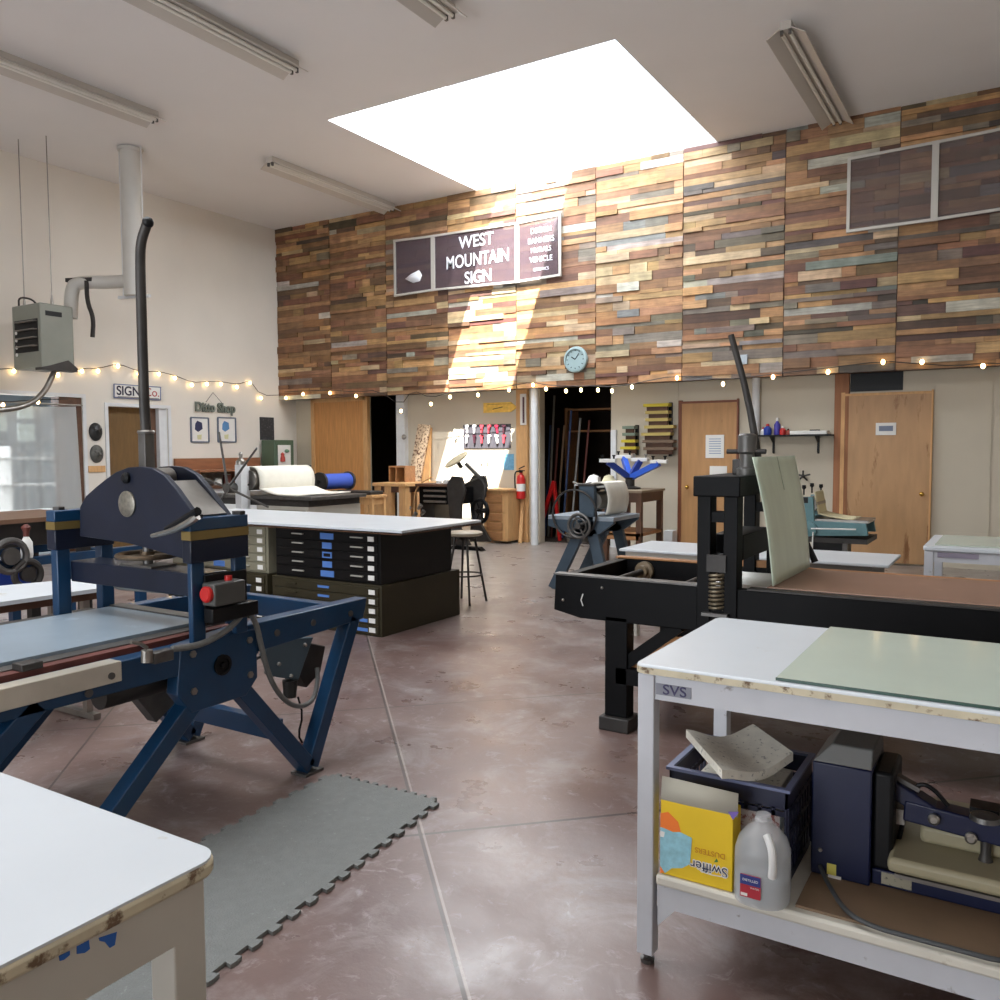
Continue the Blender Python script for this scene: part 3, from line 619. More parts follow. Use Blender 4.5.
# storage room contents seen through the wide opening
rr = random.Random(5)
pc = [((60, 84, 130), 'blue'), ((150, 150, 146), 'grey'), ((120, 60, 50), 'red brown'), ((140, 110, 80), 'tan')]
for k, px in enumerate((545, 549, 553, 559, 566, 575, 584)):
    c_, nm = pc[k % 4]; x = on(px, 450, Y=12.1).x; zt = on(px, (425, 395, 428, 425, 410, 418, 420)[k], Y=12.1).z
    MB().cyl((x, 12.1-.03*k, .0), (x+.02, 12.25, zt), .018, n=8).build('pole', mat('pole_'+nm.replace(' ', '_'), c_, .5), label='%s pole stored upright in the dark room, %s from its left side' % (nm, ORD[k]), cat='pole', group='poles leaning in the dark storage room')
o = thing('storage_shelving', 'timber shelving inside the dark storage room behind the poles', 'shelving', (OB[0]+.4, 12.7, 0))
for z in (1.7, 2.05): B(OB[0]-.2, OB[1], 12.5, 12.9, z, z+.03).build('shelf', M_wood, o)
for x in (OB[0]-.25, OB[1]): B(x, x+.05, 12.5, 12.9, 0, 2.1).build('upright', M_wood, o)
p = on(551, 535, Y=11.9); MB().lathe([(.16, 0), (.2, .42), (.21, .44)], (p.x+.62, 11.6, 0)).build('storage_bin', M_greyd, label='grey bin on the floor of the dark storage room', cat='bin')
x = on(556, 505, Y=11.7).x; MB().bar((x-.30, 11.6, .0), (x+.02, 11.6, .92), .04, .06).bar((x+.12, 11.6, .0), (x+.02, 11.6, .92), .04, .05).build('red_clamp', M_red, label='red clamp frame just inside the dark storage room', cat='clamp')

# ================================================================== LEFT FOREGROUND
def rounded(x0, x1, y0, y1, r, n=6):
    P = []
    for cx, cy, a0 in ((x1-r, y1-r, 0), (x0+r, y1-r, 90), (x0+r, y0+r, 180), (x1-r, y0+r, 270)):
        for k in range(n+1): a = R_(a0+90*k/n); P.append((cx+r*math.cos(a), cy+r*math.sin(a)))
    return P
# white table, bottom left
LT = thing('work_table', 'white-topped work table with a worn cream edge, in the near left corner', 'table', (-1.8, .1, 0))
lx0, lx1, ly0, ly1, lz = -2.42, -1.0, -1.0, .832, .809
MB().prism(rounded(lx0+.003, lx1-.003, ly0+.003, ly1-.003, .04), 'z', lz-.004, lz).build('laminate', M_lam, LT)
MB().prism(rounded(lx0, lx1, ly0, ly1, .043), 'z', lz-.026, lz-.003).build('tabletop', M_edge, LT, bevel=.006)
for a, b in ((lx1-.067, ly1-.085), (lx0+.03, ly1-.07), (lx1-.067, ly0+.03), (lx0+.03, ly0+.03)):
    B(a, a+.055, b, b+.055, 0, lz-.026).build('leg', M_frame2, LT, bevel=.003)
B(lx1-.036, lx1-.010, ly0+.085, ly1-.07, lz-.105, lz-.026).build('side_rail', M_frame2, LT)
B(lx0+.085, lx1-.085, ly1-.060, ly1-.034, lz-.105, lz-.026).build('end_rail', M_frame2, LT)
for k, pts in enumerate([[(59, 944), (70, 939), (70, 943), (64, 948), (60, 949)], [(77, 932), (89, 928), (90, 937), (85, 941), (77, 942)], [(99, 926), (117, 920), (115, 933), (110, 936), (105, 930), (100, 929)]]):
    P = [on(x, y+12, X=lx1-.009) for x, y in pts]
    MB().prism([(p.y, p.z) for p in P], 'x', lx1-.0105, lx1-.009).build('tape_scrap', mat('tape_strong_blue', (34, 92, 170), .6), LT, label='scrap of blue tape')
# rubber mat with interlocking teeth
def rubber():
    P = []
    def edge(a, b, n, out):
        a = Vector(a); b = Vector(b); d = (b-a)/n; nn = Vector((d.y, -d.x)).normalized()*out
        for i in range(n):
            p = a+d*i
            for t, o in ((0, 0), (.30, 0), (.24, 1), (.50, 1.15), (.76, 1), (.70, 0)): q = p+d*t+nn*o; P.append((q.x, q.y))
    edge((-2.50, 2.66), (-1.955, 2.675), 11, -.018)
    edge((-1.955, 2.675), (-1.60, -.4), 36, -.022)
    edge((-1.60, -.4), (-2.35, -.4), 8, -.02); edge((-2.35, -.4), (-2.50, 2.66), 34, -.02)
    return MB().prism(P, 'z', .001, .013)
rubber().build('floor_mat', M_mat, label='grey interlocking rubber floor mat beside the blue press', cat='floor mat', smooth=False)

# ------------------------------------------------------------------ the big blue press
BP = thing('etching_press', 'big blue press with a tall upright lever and domed bridge, at the left', 'press', (-3.05, 2.1, 0))
xn, xf = -2.6, -3.455
def rail(x, s):
    m = MB(); m.prism([(-.3, .60), (2.0, .59), (2.32, .60), (2.99, .625), (3.02, .72), (2.3, .72), (2.0, .695), (-.3, .695)], 'x', x, x-s*.075)
    return m
for x, s in ((xn, 1), (xf, -1)):
    rail(x, s).build('side_rail', M_blue, BP, bevel=.004)
    MB().prism([(1.98, .70), (2.34, .70), (2.34, .50), (2.28, .44), (2.02, .44), (1.96, .52)], 'x', x+s*.004, x-s*.06).build('gusset_plate', M_blue, BP, bevel=.004)
    xc = x-s*.035
    for p, q in (((xc, 2.27, .47), (xc, 2.64, .03)), ((xc, 2.05, .47), (xc, 1.56, .03)), ((xc, 2.65, .03), (xc, 2.94, .64)), ((xc, 1.46, .62), (xc, .78, .03)), ((xc, .76, .03), (xc, .45, .60))):
        MB().bar(p, q, .065, .07, up=(1, 0, 0)).build('leg', M_blue, BP, bevel=.004)
    for fy_ in (2.645, 1.54, .77): B(xc-.045, xc+.045, fy_-.055, fy_+.055, .0, .012).build('foot_plate', M_steeld, BP)
for y, z in ((2.52, .22),): MB().bar((xn-.07, y, z), (xf+.07, y, z), .05, .085).build('cross_brace', M_blue, BP, bevel=.004)
B(xn-.075, xf+.075, 2.88, 2.93, .60, .70).build('end_beam', M_blue, BP, bevel=.004)
B(xn-.075, xf+.075, 2.36, 2.42, .57, .66).build('cross_beam', M_blue, BP, bevel=.004)
b = MB()
for y, z in ((2.03, .66), (2.30, .66), (2.03, .52), (2.30, .52)): b = MB(); b.cyl((xn+.003, y, z), (xn+.012, y, z), .014, n=6); b.build('bolt', M_steel, BP)
for y, z in ((2.45, .66), (2.66, .665), (2.90, .665), (.9, .64), (1.62, .615)): MB().cyl((xn-.002, y, z), (xn+.006, y, z), .014).build('rivet', M_steeld, BP)
MB().lathe([(.04, 0), (.04, .008), (.028, .008), (.028, .002), (.012, .002), (.010, .012)], (xn+.004, 2.165, .59), (1, 0, 0)).build('pivot_boss', M_black2, BP)
MB().prism([(-.3, .698), (1.74, .698), (1.74, .628), (-.3, .628)], 'x', xn-.06, xn+.006).build('steel_cover', mat('brushed_steel', (205, 198, 184), .32, metal=.45, var=.2, vs=4), BP, bevel=.003)
MB().cyl((xn+.006, 1.70, .655), (xn+.011, 1.70, .655), .012).build('cover_bolt', M_steeld, BP)
# bed
MB().box(xf+.04, -2.80, -.3, 2.24, .700, .728).build('press_bed', mat('bed_slate_grey', (128, 142, 154), .4, var=.1, vs=3, col2=(150, 166, 178), thr=.58, c2s=4), BP)
B(-2.80, -2.735, -.3, 2.24, .690, .716).build('bed_edge', M_steeld, BP)
B(-2.735, -2.69, -.3, 2.30, .69, .712).build('bed_rack', M_rust, BP)
B(xf+.04, -2.735, 2.24, 2.30, .69, .735).build('bed_end_bar', M_steeld, BP)
B(xf-.05, xf+.04, -.3, 2.2, .69, .72).build('far_bed_edge', M_iron, BP)
MB().box(-2.74, -2.68, 1.45, 1.52, .712, .735).build('bed_stop', M_iron, BP, bevel=.003)
# posts and caps
yA, yB_ = 2.02, 2.22
for x, s in ((xn, 1), (xf, -1)):
    ca, cb2 = (x-.014, x+.036) if s > 0 else (x-.032, x+.032)
    for y in (yA, yB_):
        B(ca+.012 if s > 0 else x-.024, cb2-.012 if s > 0 else x+.024, y, y+.058, .70, 1.0).build('post', M_blue, BP, bevel=.004)
        MB().cyl((x+s*.012, y+.035, 1.165), (x+s*.012, y+.035, 1.178), .026, n=6).build('post_nut', M_iron, BP)
    B(ca, cb2, yA-.01, yB_+.06, 1.00, 1.085).build('cap_block', M_navy, BP, bevel=.004)
    B(ca-.001, cb2+.001, yA-.011, yB_+.061, 1.085, 1.118).build('gold_band', M_gold, BP)
    B(ca, cb2, yA-.01, yB_+.06, 1.118, 1.165).build('cap_top', M_blue, BP, bevel=.004)
# domed bridge plates
def arch(y):
    px = [(82, 536), (82, 507), (88, 496), (98, 487), (108, 479), (118, 472), (130, 467.5), (142, 466.5), (154, 468), (166, 475), (178, 489), (188, 503), (195, 513), (200, 520), (200, 556), (186, 559), (160, 551), (130, 543)]
    return [(on(x, yy, Y=2.08).x, max(1.0, on(x, yy, Y=2.08).z)) for x, yy in px]
A_ = arch(0)
MB().prism(A_, 'y', 2.07, 2.095).build('bridge_plate', M_navy, BP, bevel=.003)
MB().prism(A_, 'y', 2.215, 2.24).build('bridge_plate', M_navy, BP, bevel=.003)
MB().bar((on(166, 477, Y=2.08).x, 2.155, on(166, 477, Y=2.08).z-.02), (on(197, 514, Y=2.08).x, 2.155, on(197, 514, Y=2.08).z-.01), .118, .012).build('bridge_cover', M_steel, BP)
o = on(126.5, 504, Y=2.065); MB().lathe([(.052, 0), (.052, .006), (.046, .009)], (o.x, 2.07, o.z), (0, -1, 0), n=32).build('round_emblem', mat('emblem_pewter', (122, 118, 108), .4, metal=.5, var=.3, vs=60), BP)
o = on(126, 478, Y=2.065); MB().lathe([(.022, 0), (.022, .012), (.012, .02)], (o.x, 2.07, o.z), (0, -1, 0), n=16).build('pivot_knob', M_black2, BP)
o = on(158, 474, Y=2.155); MB().cyl((o.x, 2.10, o.z-.02), (o.x, 2.21, o.z-.02), .045).build('roller', M_steel, BP)
# lever
a = on(147, 470, Y=2.155); b = on(146, 432, Y=2.155)
MB().bar(a-Vector((0, 0, .06)), b, .045, .045, up=(0, 1, 0)).build('lever_socket', M_steeld, BP, bevel=.003)
MB().ring(b, (0, 0, 1), .027, .008, 16, 6).build('socket_collar', M_steel, BP)
MB().tube([b, on(144, 400, Y=2.155), on(142, 330, Y=2.155), on(140, 260, Y=2.155), on(141, 241, Y=2.155), on(147, 224, Y=2.155)], [.021, .019], n=14, smooth=2).build('lever', M_iron, BP)
MB().ball(on(148, 222.5, Y=2.155), .022, 14).build('lever_knob', M_black2, BP)
# side lever on the cap
MB().tube([on(152, 536, Y=1.98), on(172, 531, Y=1.98), on(190, 522, Y=1.98), on(197, 516, Y=1.99)], [.008, .017], n=8, smooth=1).build('release_lever', M_steel, BP)
MB().tube([on(166, 529, Y=1.985), on(198, 511, Y=1.985)], [.010, .016], n=8).build('release_handle', M_black2, BP)
# lower beam, handwheel, scraper bar
B(xf+.02, xn-.02, 2.08, 2.22, .86, .948).build('lower_beam', M_navy, BP, bevel=.004)
hw = Vector((on(148, 552, Y=2.15).x, 2.15, .992))
w_ = MB(); w_.ring(hw, (0, 0, 1), .115, .011, 32, 8)
for k in range(3): q = k*2.094+.4; w_.cyl(hw, hw+Vector((math.cos(q)*.115, math.sin(q)*.115, 0)), .007, n=8)
w_.cyl(hw-Vector((0, 0, .02)), hw+Vector((0, 0, .015)), .03); w_.build('handwheel', mat('bronze_wheel', (112, 96, 78), .35, metal=.7), BP)
MB().cyl(hw-Vector((0, 0, .045)), hw+Vector((0, 0, .10)), .02).build('pressure_screw', M_steeld, BP)
B(hw.x-.10, hw.x+.10, 2.09, 2.21, .948, .956).build('screw_plate', M_steeld, BP)
MB().tube([on(115, 584, Y=2.1), on(117, 587, Y=2.1), on(128, 588, Y=2.1), on(180, 592, Y=2.1)], [.011], n=10, smooth=1).build('scraper_tube', M_steel, BP)
MB().cyl(on(177, 592, Y=2.1), on(183, 592, Y=2.1), .018).build('tube_cap', M_black2, BP)
# switch box on the near post
B(xn+.024, xn+.034, 2.07, 2.27, .76, .95).build('mounting_plate', M_black2, BP, bevel=.003)
sw = B(xn+.034, xn+.105, 2.055, 2.20, .84, .925).build('switch_box', mat('switch_box_grey', (74, 74, 72), .45), BP, bevel=.006)
MB().lathe([(.030, 0), (.030, .012), (.024, .018)], (xn+.068, 2.055, .885), (0, -1, 0), n=20).build('stop_paddle', M_red, sw)
MB().cyl((xn+.068, 2.15, .925), (xn+.068, 2.15, .942), .014).build('red_button', M_red, sw)
B(xn+.034, xn+.085, 2.06, 2.28, .775, .83).build('junction_box', M_black2, BP, bevel=.004)
M_cond = mat('flexible_conduit', (104, 104, 102), .45, var=.1, vs=60)
def nr(px, py, dx=.05): return on(px, py, X=xn+dx)
MB().tube([nr(243, 612), nr(238, 620), nr(225, 632), nr(205, 643), nr(190, 647), nr(172, 649)], [.012], n=10, smooth=2).build('conduit', M_cond, BP)
B(nr(150, 650).x-.03, nr(150, 650).x+.012, nr(152, 650).y, nr(172, 650).y, .672, .712).build('limit_switch', M_steeld, BP, bevel=.004)
MB().cyl(nr(147, 662), nr(147, 650), .02).build('switch_head', M_steel, BP)
MB().tube([nr(147, 648), nr(141, 644), nr(131, 642)], [.007], n=6).build('switch_arm', M_steel, BP)
MB().tube([nr(246, 606, .05), nr(256, 622, .03), nr(262, 650, .02), nr(270, 680, 0), nr(284, 701, -.03), nr(300, 708, -.06), nr(314, 700, -.10), nr(318, 680, -.14), nr(317, 668, -.16)], [.011], n=10, smooth=2).build('conduit', M_cond, BP)
MB().tube([nr(245, 668, -.1), nr(256, 658, -.12), nr(270, 655, -.2)], [.006], n=6, smooth=1).build('thin_cable', M_black2, BP)
# motor unit slung under the far end
def mo(px, py, X=-2.78): return on(px, py, X=X)
P = [mo(x, y) for x, y in ((268, 640), (312, 637), (302, 665), (297, 680), (270, 676), (262, 655))]
MB().prism([(p.y, p.z) for p in P], 'x', -2.80, -2.77).build('motor_plate', mat('blue_grey_plate', (78, 94, 104), .5), BP, bevel=.003)
P = [mo(x, y) for x, y in ((306, 642), (325, 646), (320, 672), (306, 688), (298, 672))]
MB().prism([(p.y, p.z) for p in P], 'x', -2.90, -2.775).build('motor_housing', M_iron, BP, bevel=.006)
MB().cyl(mo(290, 680), mo(290, 697), .035, .028).build('motor_shaft', M_iron, BP)
for x, y in ((305, 645), (279, 664), (291, 676), (266, 672)): MB().ball(mo(x, y, -2.765), .010, 8).build('bolt', M_steel, BP)
MB().tube([mo(298, 697), mo(303, 715), mo(298, 735), mo(303, 744)], [.005], n=6, smooth=1).build('power_lead', M_black2, BP)
q = mo(302, 746); MB().bar(q-Vector((.03, .02, 0)), q+Vector((.03, .02, 0)), .04, .03).build('plug', M_rust, BP)
MB().cyl((-2.75, 1.75, .55), (-2.75, 2.0, .55), .05).build('drive_motor', M_iron, BP)
MB().prism([(1.72, .60), (1.60, .575), (1.2, .575), (1.15, .60)], 'x', -2.72, -2.68).build('under_tray', M_steeld, BP)
P = [on(x, y, X=-2.95) for x, y in ((130, 684), (172, 690), (192, 700), (176, 700), (155, 722), (137, 700))]
MB().prism([(p.y, p.z) for p in P], 'x', -3.0, -2.94).build('cable_bracket', M_steeld, BP)

# ------------------------------------------------------------------ things behind the blue press
def slab(pts, Z, th):
    P = [on(x, y, Z=Z) for x, y in pts]; return [(p.x, p.y) for p in P], Z-th, Z
T = thing('low_table', 'low white folding table behind the blue press', 'table', (-4.4, 2.0, 0))
poly, z0, z1 = slab([(-70, 592), (-70, 612), (100, 588), (97, 577)], .72, .02)
MB().prism(poly, 'z', z0, z1).build('tabletop', M_lam, T); 
poly2, z0, z1 = slab([(-70, 594), (-70, 613), (99, 589), (96, 579)], .70, .05); MB().prism(poly2, 'z', z0, z1).build('apron', M_woodd, T)
for k in (0, 1):
    q = Vector((-4.18-.30*k, 2.60, 0)); MB().bar((q.x, q.y, .65), (q.x, q.y, .03), .035, .035).build('leg', M_steel, T)
MB().bar((-4.10, 2.60, .02), (-4.62, 2.60, .02), .04, .03).build('foot_bar', M_steel, T)
MB().bar((-4.14, 2.2, .02), (-4.14, 1.4, .02), .04, .03).build('foot_bar', M_steel, T)
MB().bar((-4.14, 1.5, .65), (-4.14, 1.5, .03), .035, .035).build('leg', M_steel, T)
X5 = -5.5
P = thing('proof_press', 'dark blue rail press with grey gear wheels at the left edge', 'press', (X5, 3, 0))
y_ = lambda px, py: on(px, py, X=X5)
MB().box(X5-.05, X5, 1.8, 4.05, .665, .72).build('side_rail', M_blue, P); MB().box(X5-.75, X5-.70, 1.8, 4.05, .665, .72).build('side_rail', M_blue, P)
MB().box(X5-.75, X5, 1.8, 1.86, .6, .66).box(X5-.75, X5, 3.9, 3.96, .6, .66).build('cross_member', M_blue, P)
for px, py, R, nm in ((8, 556, .10, 'gear_wheel'), (25, 574, .085, 'flywheel')):
    q = y_(px, py); m = MB().ring(q+Vector((.03, 0, 0)), (1, 0, 0), R, .022, 32, 8); m.cyl(q+Vector((.015, 0, 0)), q+Vector((.05, 0, 0)), R*.55, n=24); m.build(nm, M_steeld if R > .09 else M_iron, P)
for a in (2.0, 2.6, 3.3, 3.85):
    for xx in (X5-.03, X5-.72): B(xx-.03, xx+.03, a, a+.06, 0, .665).build('leg', M_blue, P)
MB().bar((X5-.3, 2.55, .58), (X5-.1, 3.1, .60), .10, .12).build('motor', M_royald, P)
D = thing('work_bench', 'brown-topped bench behind the rail press at the left edge', 'bench', (-6.3, 3.6, 0))
B(-6.6, -5.75, 2.4, 3.75, .93, .96).build('bench_top', mat('brown_bench_top', (106, 78, 60), .5, var=.1), D)
B(-6.5, -5.85, 2.5, 3.6, .76, .93).build('apron', M_iron, D)
for a in (2.45, 3.6):
    for xx in (-6.55, -5.87): B(xx, xx+.07, a, a+.07, 0, .93).build('leg', M_iron, D)
q = on(5, 511, Z=1.0)
o = thing('storage_box', 'blue box with a white framed label on the bench at the left edge', 'box', (-6.1, 3.0, .96))
B(-6.2, -5.98, 2.75, 3.12, .96, 1.17).build('body', M_royald, o, bevel=.01); B(-5.985, -5.972, 2.85, 3.08, 1.02, 1.13).build('label_card', M_paper, o); B(-5.975, -5.968, 2.87, 3.06, 1.035, 1.115).build('label_inset', M_royald, o)
q = y_(29, 552); o = thing('solvent_bottle', 'white bottle with dark red cap standing on the rail press', 'bottle', (q.x-.02, q.y, .72))
MB().lathe([(.035, 0), (.038, .02), (.036, .10), (.015, .14)], (q.x-.025, q.y, .72), n=14).build('body', M_paper, o); MB().lathe([(.018, .14), (.018, .17), (.03, .2), (.01, .22)], (q.x-.025, q.y, .72), n=12).build('cap', M_rust, o)

# ------------------------------------------------------------------ curtain and left wall fittings
def cur(u, v):
    y = 4.9+u*2.05-(1-u)*0; z = 2.04-.03*math.sin(u*math.pi)-v*1.75
    if u > .9: y += (v)*.05
    return (XL+.045+.03*math.sin(u*46+1.5*math.sin(u*9))*(.4+.6*v), y, z)
M_cur = mat('sheer_curtain', (214, 220, 220), .8, alpha=.55)
MB().sheet(cur, 120, 10).build('curtain', M_cur, label='sheer white curtain hanging across the opening in the left wall', cat='curtain')
MB().cyl((XL+.045, 4.9, 2.06), (XL+.045, 7.05, 2.06), .012).build('curtain_rod', M_steel, label='thin curtain rod above the sheer curtain', cat='rod')
for k, (x0, y0, x1, y1) in enumerate([(18, 405, 33, 419), (18, 424, 35, 441), (-3, 415, 7, 431)]):
    a = on(x0, y0, X=-12.6); b = on(x1, y1, X=-12.6); B(-12.62, -12.6, a.y, b.y, b.z, a.z).build('window_card', mat('pale_green_card', (206, 222, 214), .8), label=['upper pale print seen through the sheer curtain', 'lower pale print seen through the sheer curtain', 'pale print seen through the curtain at the left edge'][k], cat='print', group='prints behind the curtain')
o = thing('side_shelving', 'pale shelving seen through the sheer curtain', 'shelving', (-12.9, 6.5, 0))
for z in (.5, .9, 1.3): B(-13.0, -12.65, 4.5, 7.9, z, z+.03).build('shelf', M_paper, o)
for y in (4.5, 5.7, 6.8, 7.87): B(-13.0, -12.65, y, y+.03, 0, 1.5).build('upright', M_paper, o)
B(-13, -12.7, 5.2, 6.9, 2.62, 2.68).build('ceiling_lamp', mat('lamp_lit', (240, 244, 250), .4, emit=((235, 242, 255), 4)), label='lit tube lamp seen above the sheer curtain', cat='lamp')
# hand painted sign over the doorway
o = card('wall_sign', 'white sign over the left-wall doorway with black and red lettering', 'sign', 114, 384, 160.5, 399, M_paper, 'X', XL+.002, .02)
o2 = on(125, 391, X=XL+.024); 
text('lettering', 'SIGN', .185, mat('sign_dark', (40, 34, 60), .6), on(128.5, 391.5, X=XL+.023), YP, ZP, o, sx=.95, bold=.004)
text('lettering', 'Co.', .18, mat('sign_red', (180, 70, 70), .6), on(152, 392.8, X=XL+.023), YP, ZP, o)
fb = MB()
for p, q in (((114, 384), (160.5, 387)), ((114, 397.5), (160.5, 400)), ((114, 384), (114, 397.5)), ((160.5, 387), (160.5, 400))):
    a_, b_ = on(*p, X=XL+.024), on(*q, X=XL+.024); b_.z = a_.z if p[0] != q[0] else b_.z; fb.bar(a_, b_, .012, .012)
fb.build('blue_border', mat('sign_border_blue', (96, 110, 150), .5), o)
MB().box(XL+.022, XL+.024, on(117, 397, X=XL).y, on(158, 398, X=XL).y, on(130, 397.6, X=XL).z, on(130, 397, X=XL).z).build('underline', M_steeld, o)
for k, (px, py, cc, lb) in enumerate([(95.5, 431.5, (44, 44, 44), 'dark oval mask, the upper of two beside the doorway'), (96.5, 453.5, (92, 92, 88), 'grey oval mask, the lower of two beside the doorway')]):
    q = on(px, py, X=XL+.01); o = MB()
    o.lathe([(.001, .07), (.04, .065), (.08, .045), (.098, .02), (.10, 0)], (XL+.005, q.y, q.z), (1, 0, 0), n=24)
    for v in o.v: v.z = q.z+(v.z-q.z)*1.25*(1 if v.z > q.z else 1.08)
    o.tube([(XL+.07, q.y, q.z+.02), (XL+.10, q.y, q.z-.03)], [.012, .022], n=8)
    for s in (-1, 1): o.ball((XL+.062, q.y+s*.045, q.z+.03), .02, 8)
    o.bar((XL+.06, q.y-.03, q.z-.08), (XL+.06, q.y+.03, q.z-.08), .02, .015)
    o.build('face_mask', mat('mask_%d' % k, cc, .5, var=.3, vs=14), label=lb, cat='mask', group='masks beside the doorway')
card('wall_plaque', 'small tan wooden plaque under the two masks', 'plaque', 88, 466, 105, 472, M_woodl, 'X', XL+.002, .015)
for k, (x0, x1, lb, cc) in enumerate([(191, 209, 'left one of two framed posters, with a dark blot, on the left wall', (48, 52, 84)), (218, 236, 'right one of two framed posters, with blue figure, on the left wall', (90, 140, 190))]):
    a = on(x0, 417.5, X=XL+.02); b = on(x1, 442, X=XL+.02)
    o = thing('framed_poster', lb, 'poster', (XL, (a.y+b.y)/2, b.z), 'framed posters on the left wall')
    B(XL+.002, XL+.014, a.y, b.y, b.z, a.z).build('print', M_paper, o)
    f = MB()
    for p, q in (((a.y, a.z), (b.y, a.z)), ((a.y, b.z), (b.y, b.z)), ((a.y, a.z), (a.y, b.z)), ((b.y, a.z), (b.y, b.z))): f.bar((XL+.015, p[0], p[1]), (XL+.015, q[0], q[1]), .022, .022)
    f.build('frame', mat('frame_blue_grey', (96, 106, 124), .5), o)
    c_ = on((x0+x1)/2-1, 427, X=XL+.016)
    MB().prism([(c_.y-.08, c_.z-.04), (c_.y-.02, c_.z-.08), (c_.y+.07, c_.z-.03), (c_.y+.06, c_.z+.07), (c_.y-.03, c_.z+.10), (c_.y-.07, c_.z+.05)], 'x', XL+.014, XL+.016).build('picture_motif', mat('motif_%d' % k, cc, .7), o)
    MB().prism([(c_.y-.03, c_.z-.20), (c_.y+.04, c_.z-.20), (c_.y+.05, c_.z-.12), (c_.y-.04, c_.z-.13)], 'x', XL+.014, XL+.016).build('picture_motif', mat('motif_pale', (206, 204, 160), .7), o)
o = thing('hanging_sign', 'grey cut-out script sign hung from a nail on the left wall', 'sign', on(215, 408, X=XL+.02))
text('lettering', 'Ditto Shop', .21, mat('cutout_grey', (108, 116, 108), .5), on(215, 408, X=XL+.02), YP, ZP, o, thick=.012, sx=.86, bold=.007)
MB().tube([on(206, 402, X=XL+.02), on(213, 392.5, X=XL+.02), on(222, 403, X=XL+.02)], .004, n=5).build('hanging_string', M_iron, o)
card('letter_board', 'small black letter board on the left wall above the green cabinet', 'board', 259.5, 417, 273.5, 440, mat('letter_board_black', (52, 52, 54), .7, col2=(110, 110, 110), thr=.58, c2s=40), 'X', XL+.002, .02)
# bench along the left wall
o = thing('wall_bench', 'long reddish bench with back board and shelves along the left wall', 'bench', (-10.95, 9.2, 0))
M_redw = mat('reddish_board', (146, 96, 66), .55, var=.12, vs=4, stretch=(4, 1, 6))
B(XL+.01, XL+.05, 8.55, 10.28, 1.12, 1.30).build('back_board', M_redw, o); B(XL+.01, -10.65, 8.55, 10.28, 1.09, 1.12).build('upper_shelf', M_redw, o)
B(XL+.01, -10.45, 8.5, 10.26, .84, .88).build('bench_top', M_woodd, o)
for y in (8.57, 9.5, 10.23): B(XL+.01, -10.68, y, y+.03, .88, 1.09).build('divider', M_redw, o)
B(XL+.06, -10.5, 8.6, 10.25, 0, .84).build('base_cabinet', M_whitet, o)
rr = random.Random(8)
for k in range(9):
    y = 8.68+k*.185 + (.05 if k > 3 else 0)
    if abs(y-9.5) < .1: continue
    h = rr.uniform(.08, .17); q = thing('ink_can', 'ink can, %s from the left on the reddish wall bench' % ORD[min(k, 7)] if k < 8 else 'ink can at the far right end of the reddish wall bench', 'can', (-10.85, y, .88), 'ink cans on the wall bench')
    cm = rr.choice([M_iron, M_paper, M_steeld, M_woodd, M_rust])
    MB().cyl((-10.85, y, .88), (-10.85, y, .88+h), .06, n=14).build('body', cm, q); MB().cyl((-10.85, y, .88+h), (-10.85, y, .895+h), .062, n=14).build('lid', M_steel, q)
# green cabinet
o = thing('metal_cabinet', 'green metal cabinet in the far left corner', 'cabinet', (-10.85, 10.5, 0))
B(-11.21, -10.90, 10.3, 10.76, 0, 1.60).build('body', M_green, o, bevel=.01)
B(-10.90, -10.885, 10.32, 10.74, .1, 1.58).build('door', M_green, o, bevel=.004); MB().bar((-10.875, 10.36, .7), (-10.875, 10.36, .85), .02, .02).build('handle', M_steel, o)
a = on(278, 445, X=-10.865); b = on(291, 476, X=-10.865)
o = thing('poster_card', 'white poster with red figure standing against the green cabinet', 'poster', (-10.86, a.y, b.z))
B(-10.872, -10.862, a.y, b.y, b.z, a.z).build('card', M_paper, o); q = on(282.5, 458, X=-10.86)
MB().lathe([(.001, -.07), (.05, -.06), (.045, 0), (.03, .04), (.04, .07), (.001, .1)], (-10.861, q.y, q.z), n=10).build('red_figure', mat('figure_red', (168, 60, 50), .6), o)
MB().ball((-10.861, q.y+.1, q.z+.12), .05, 8, .6).build('green_title', mat('title_green', (110, 150, 120), .6), o)

# ------------------------------------------------------------------ star wheel press with white blanket
y0, y1 = 7.05, 8.05
x0 = on(250, 480, Y=y0).x
S = thing('star_wheel_press', 'press with long star-wheel spokes and a white blanket draped on it', 'press', (x0, 7.5, 0))
for y in (y0-.02, y1+.02): B(x0-.12, x0-.02, y-.04, y+.04, .15, 1.23).build('side_frame', M_iron if y > 7.5 else M_whitet, S, bevel=.005)
B(x0-.12, x0-.02, y0-.06, y0-.02, 1.0, 1.2).build('slot_plate', M_black2, S)
zb = .88
B(x0-.9, x0+.98, y0+.02, y1-.02, zb-.04, zb).build('press_bed', M_steeld, S, bevel=.004)
B(x0-.8, x0+.90, y0+.06, y1-.06, zb-.12, zb-.04).build('under_frame', M_iron, S)
c = B(x0+.05, x0+.9, y0+.05, y1-.05, .10, zb-.12).build('base_cabinet', M_frame2, S)
for k in range(3): B(x0+.08, x0+.87, y0+.035, y0+.05, .14+k*.2, .32+k*.2).build('drawer', M_fileo, S, bevel=.003)
for yy in (y0+.08, y1-.12): B(x0-.86, x0-.80, yy, yy+.05, 0, zb-.1).build('leg', M_iron, S)
MB().cyl((x0-.02, y0, 1.06), (x0-.02, y1, 1.06), .12, n=24).build('roller', M_steel, S)
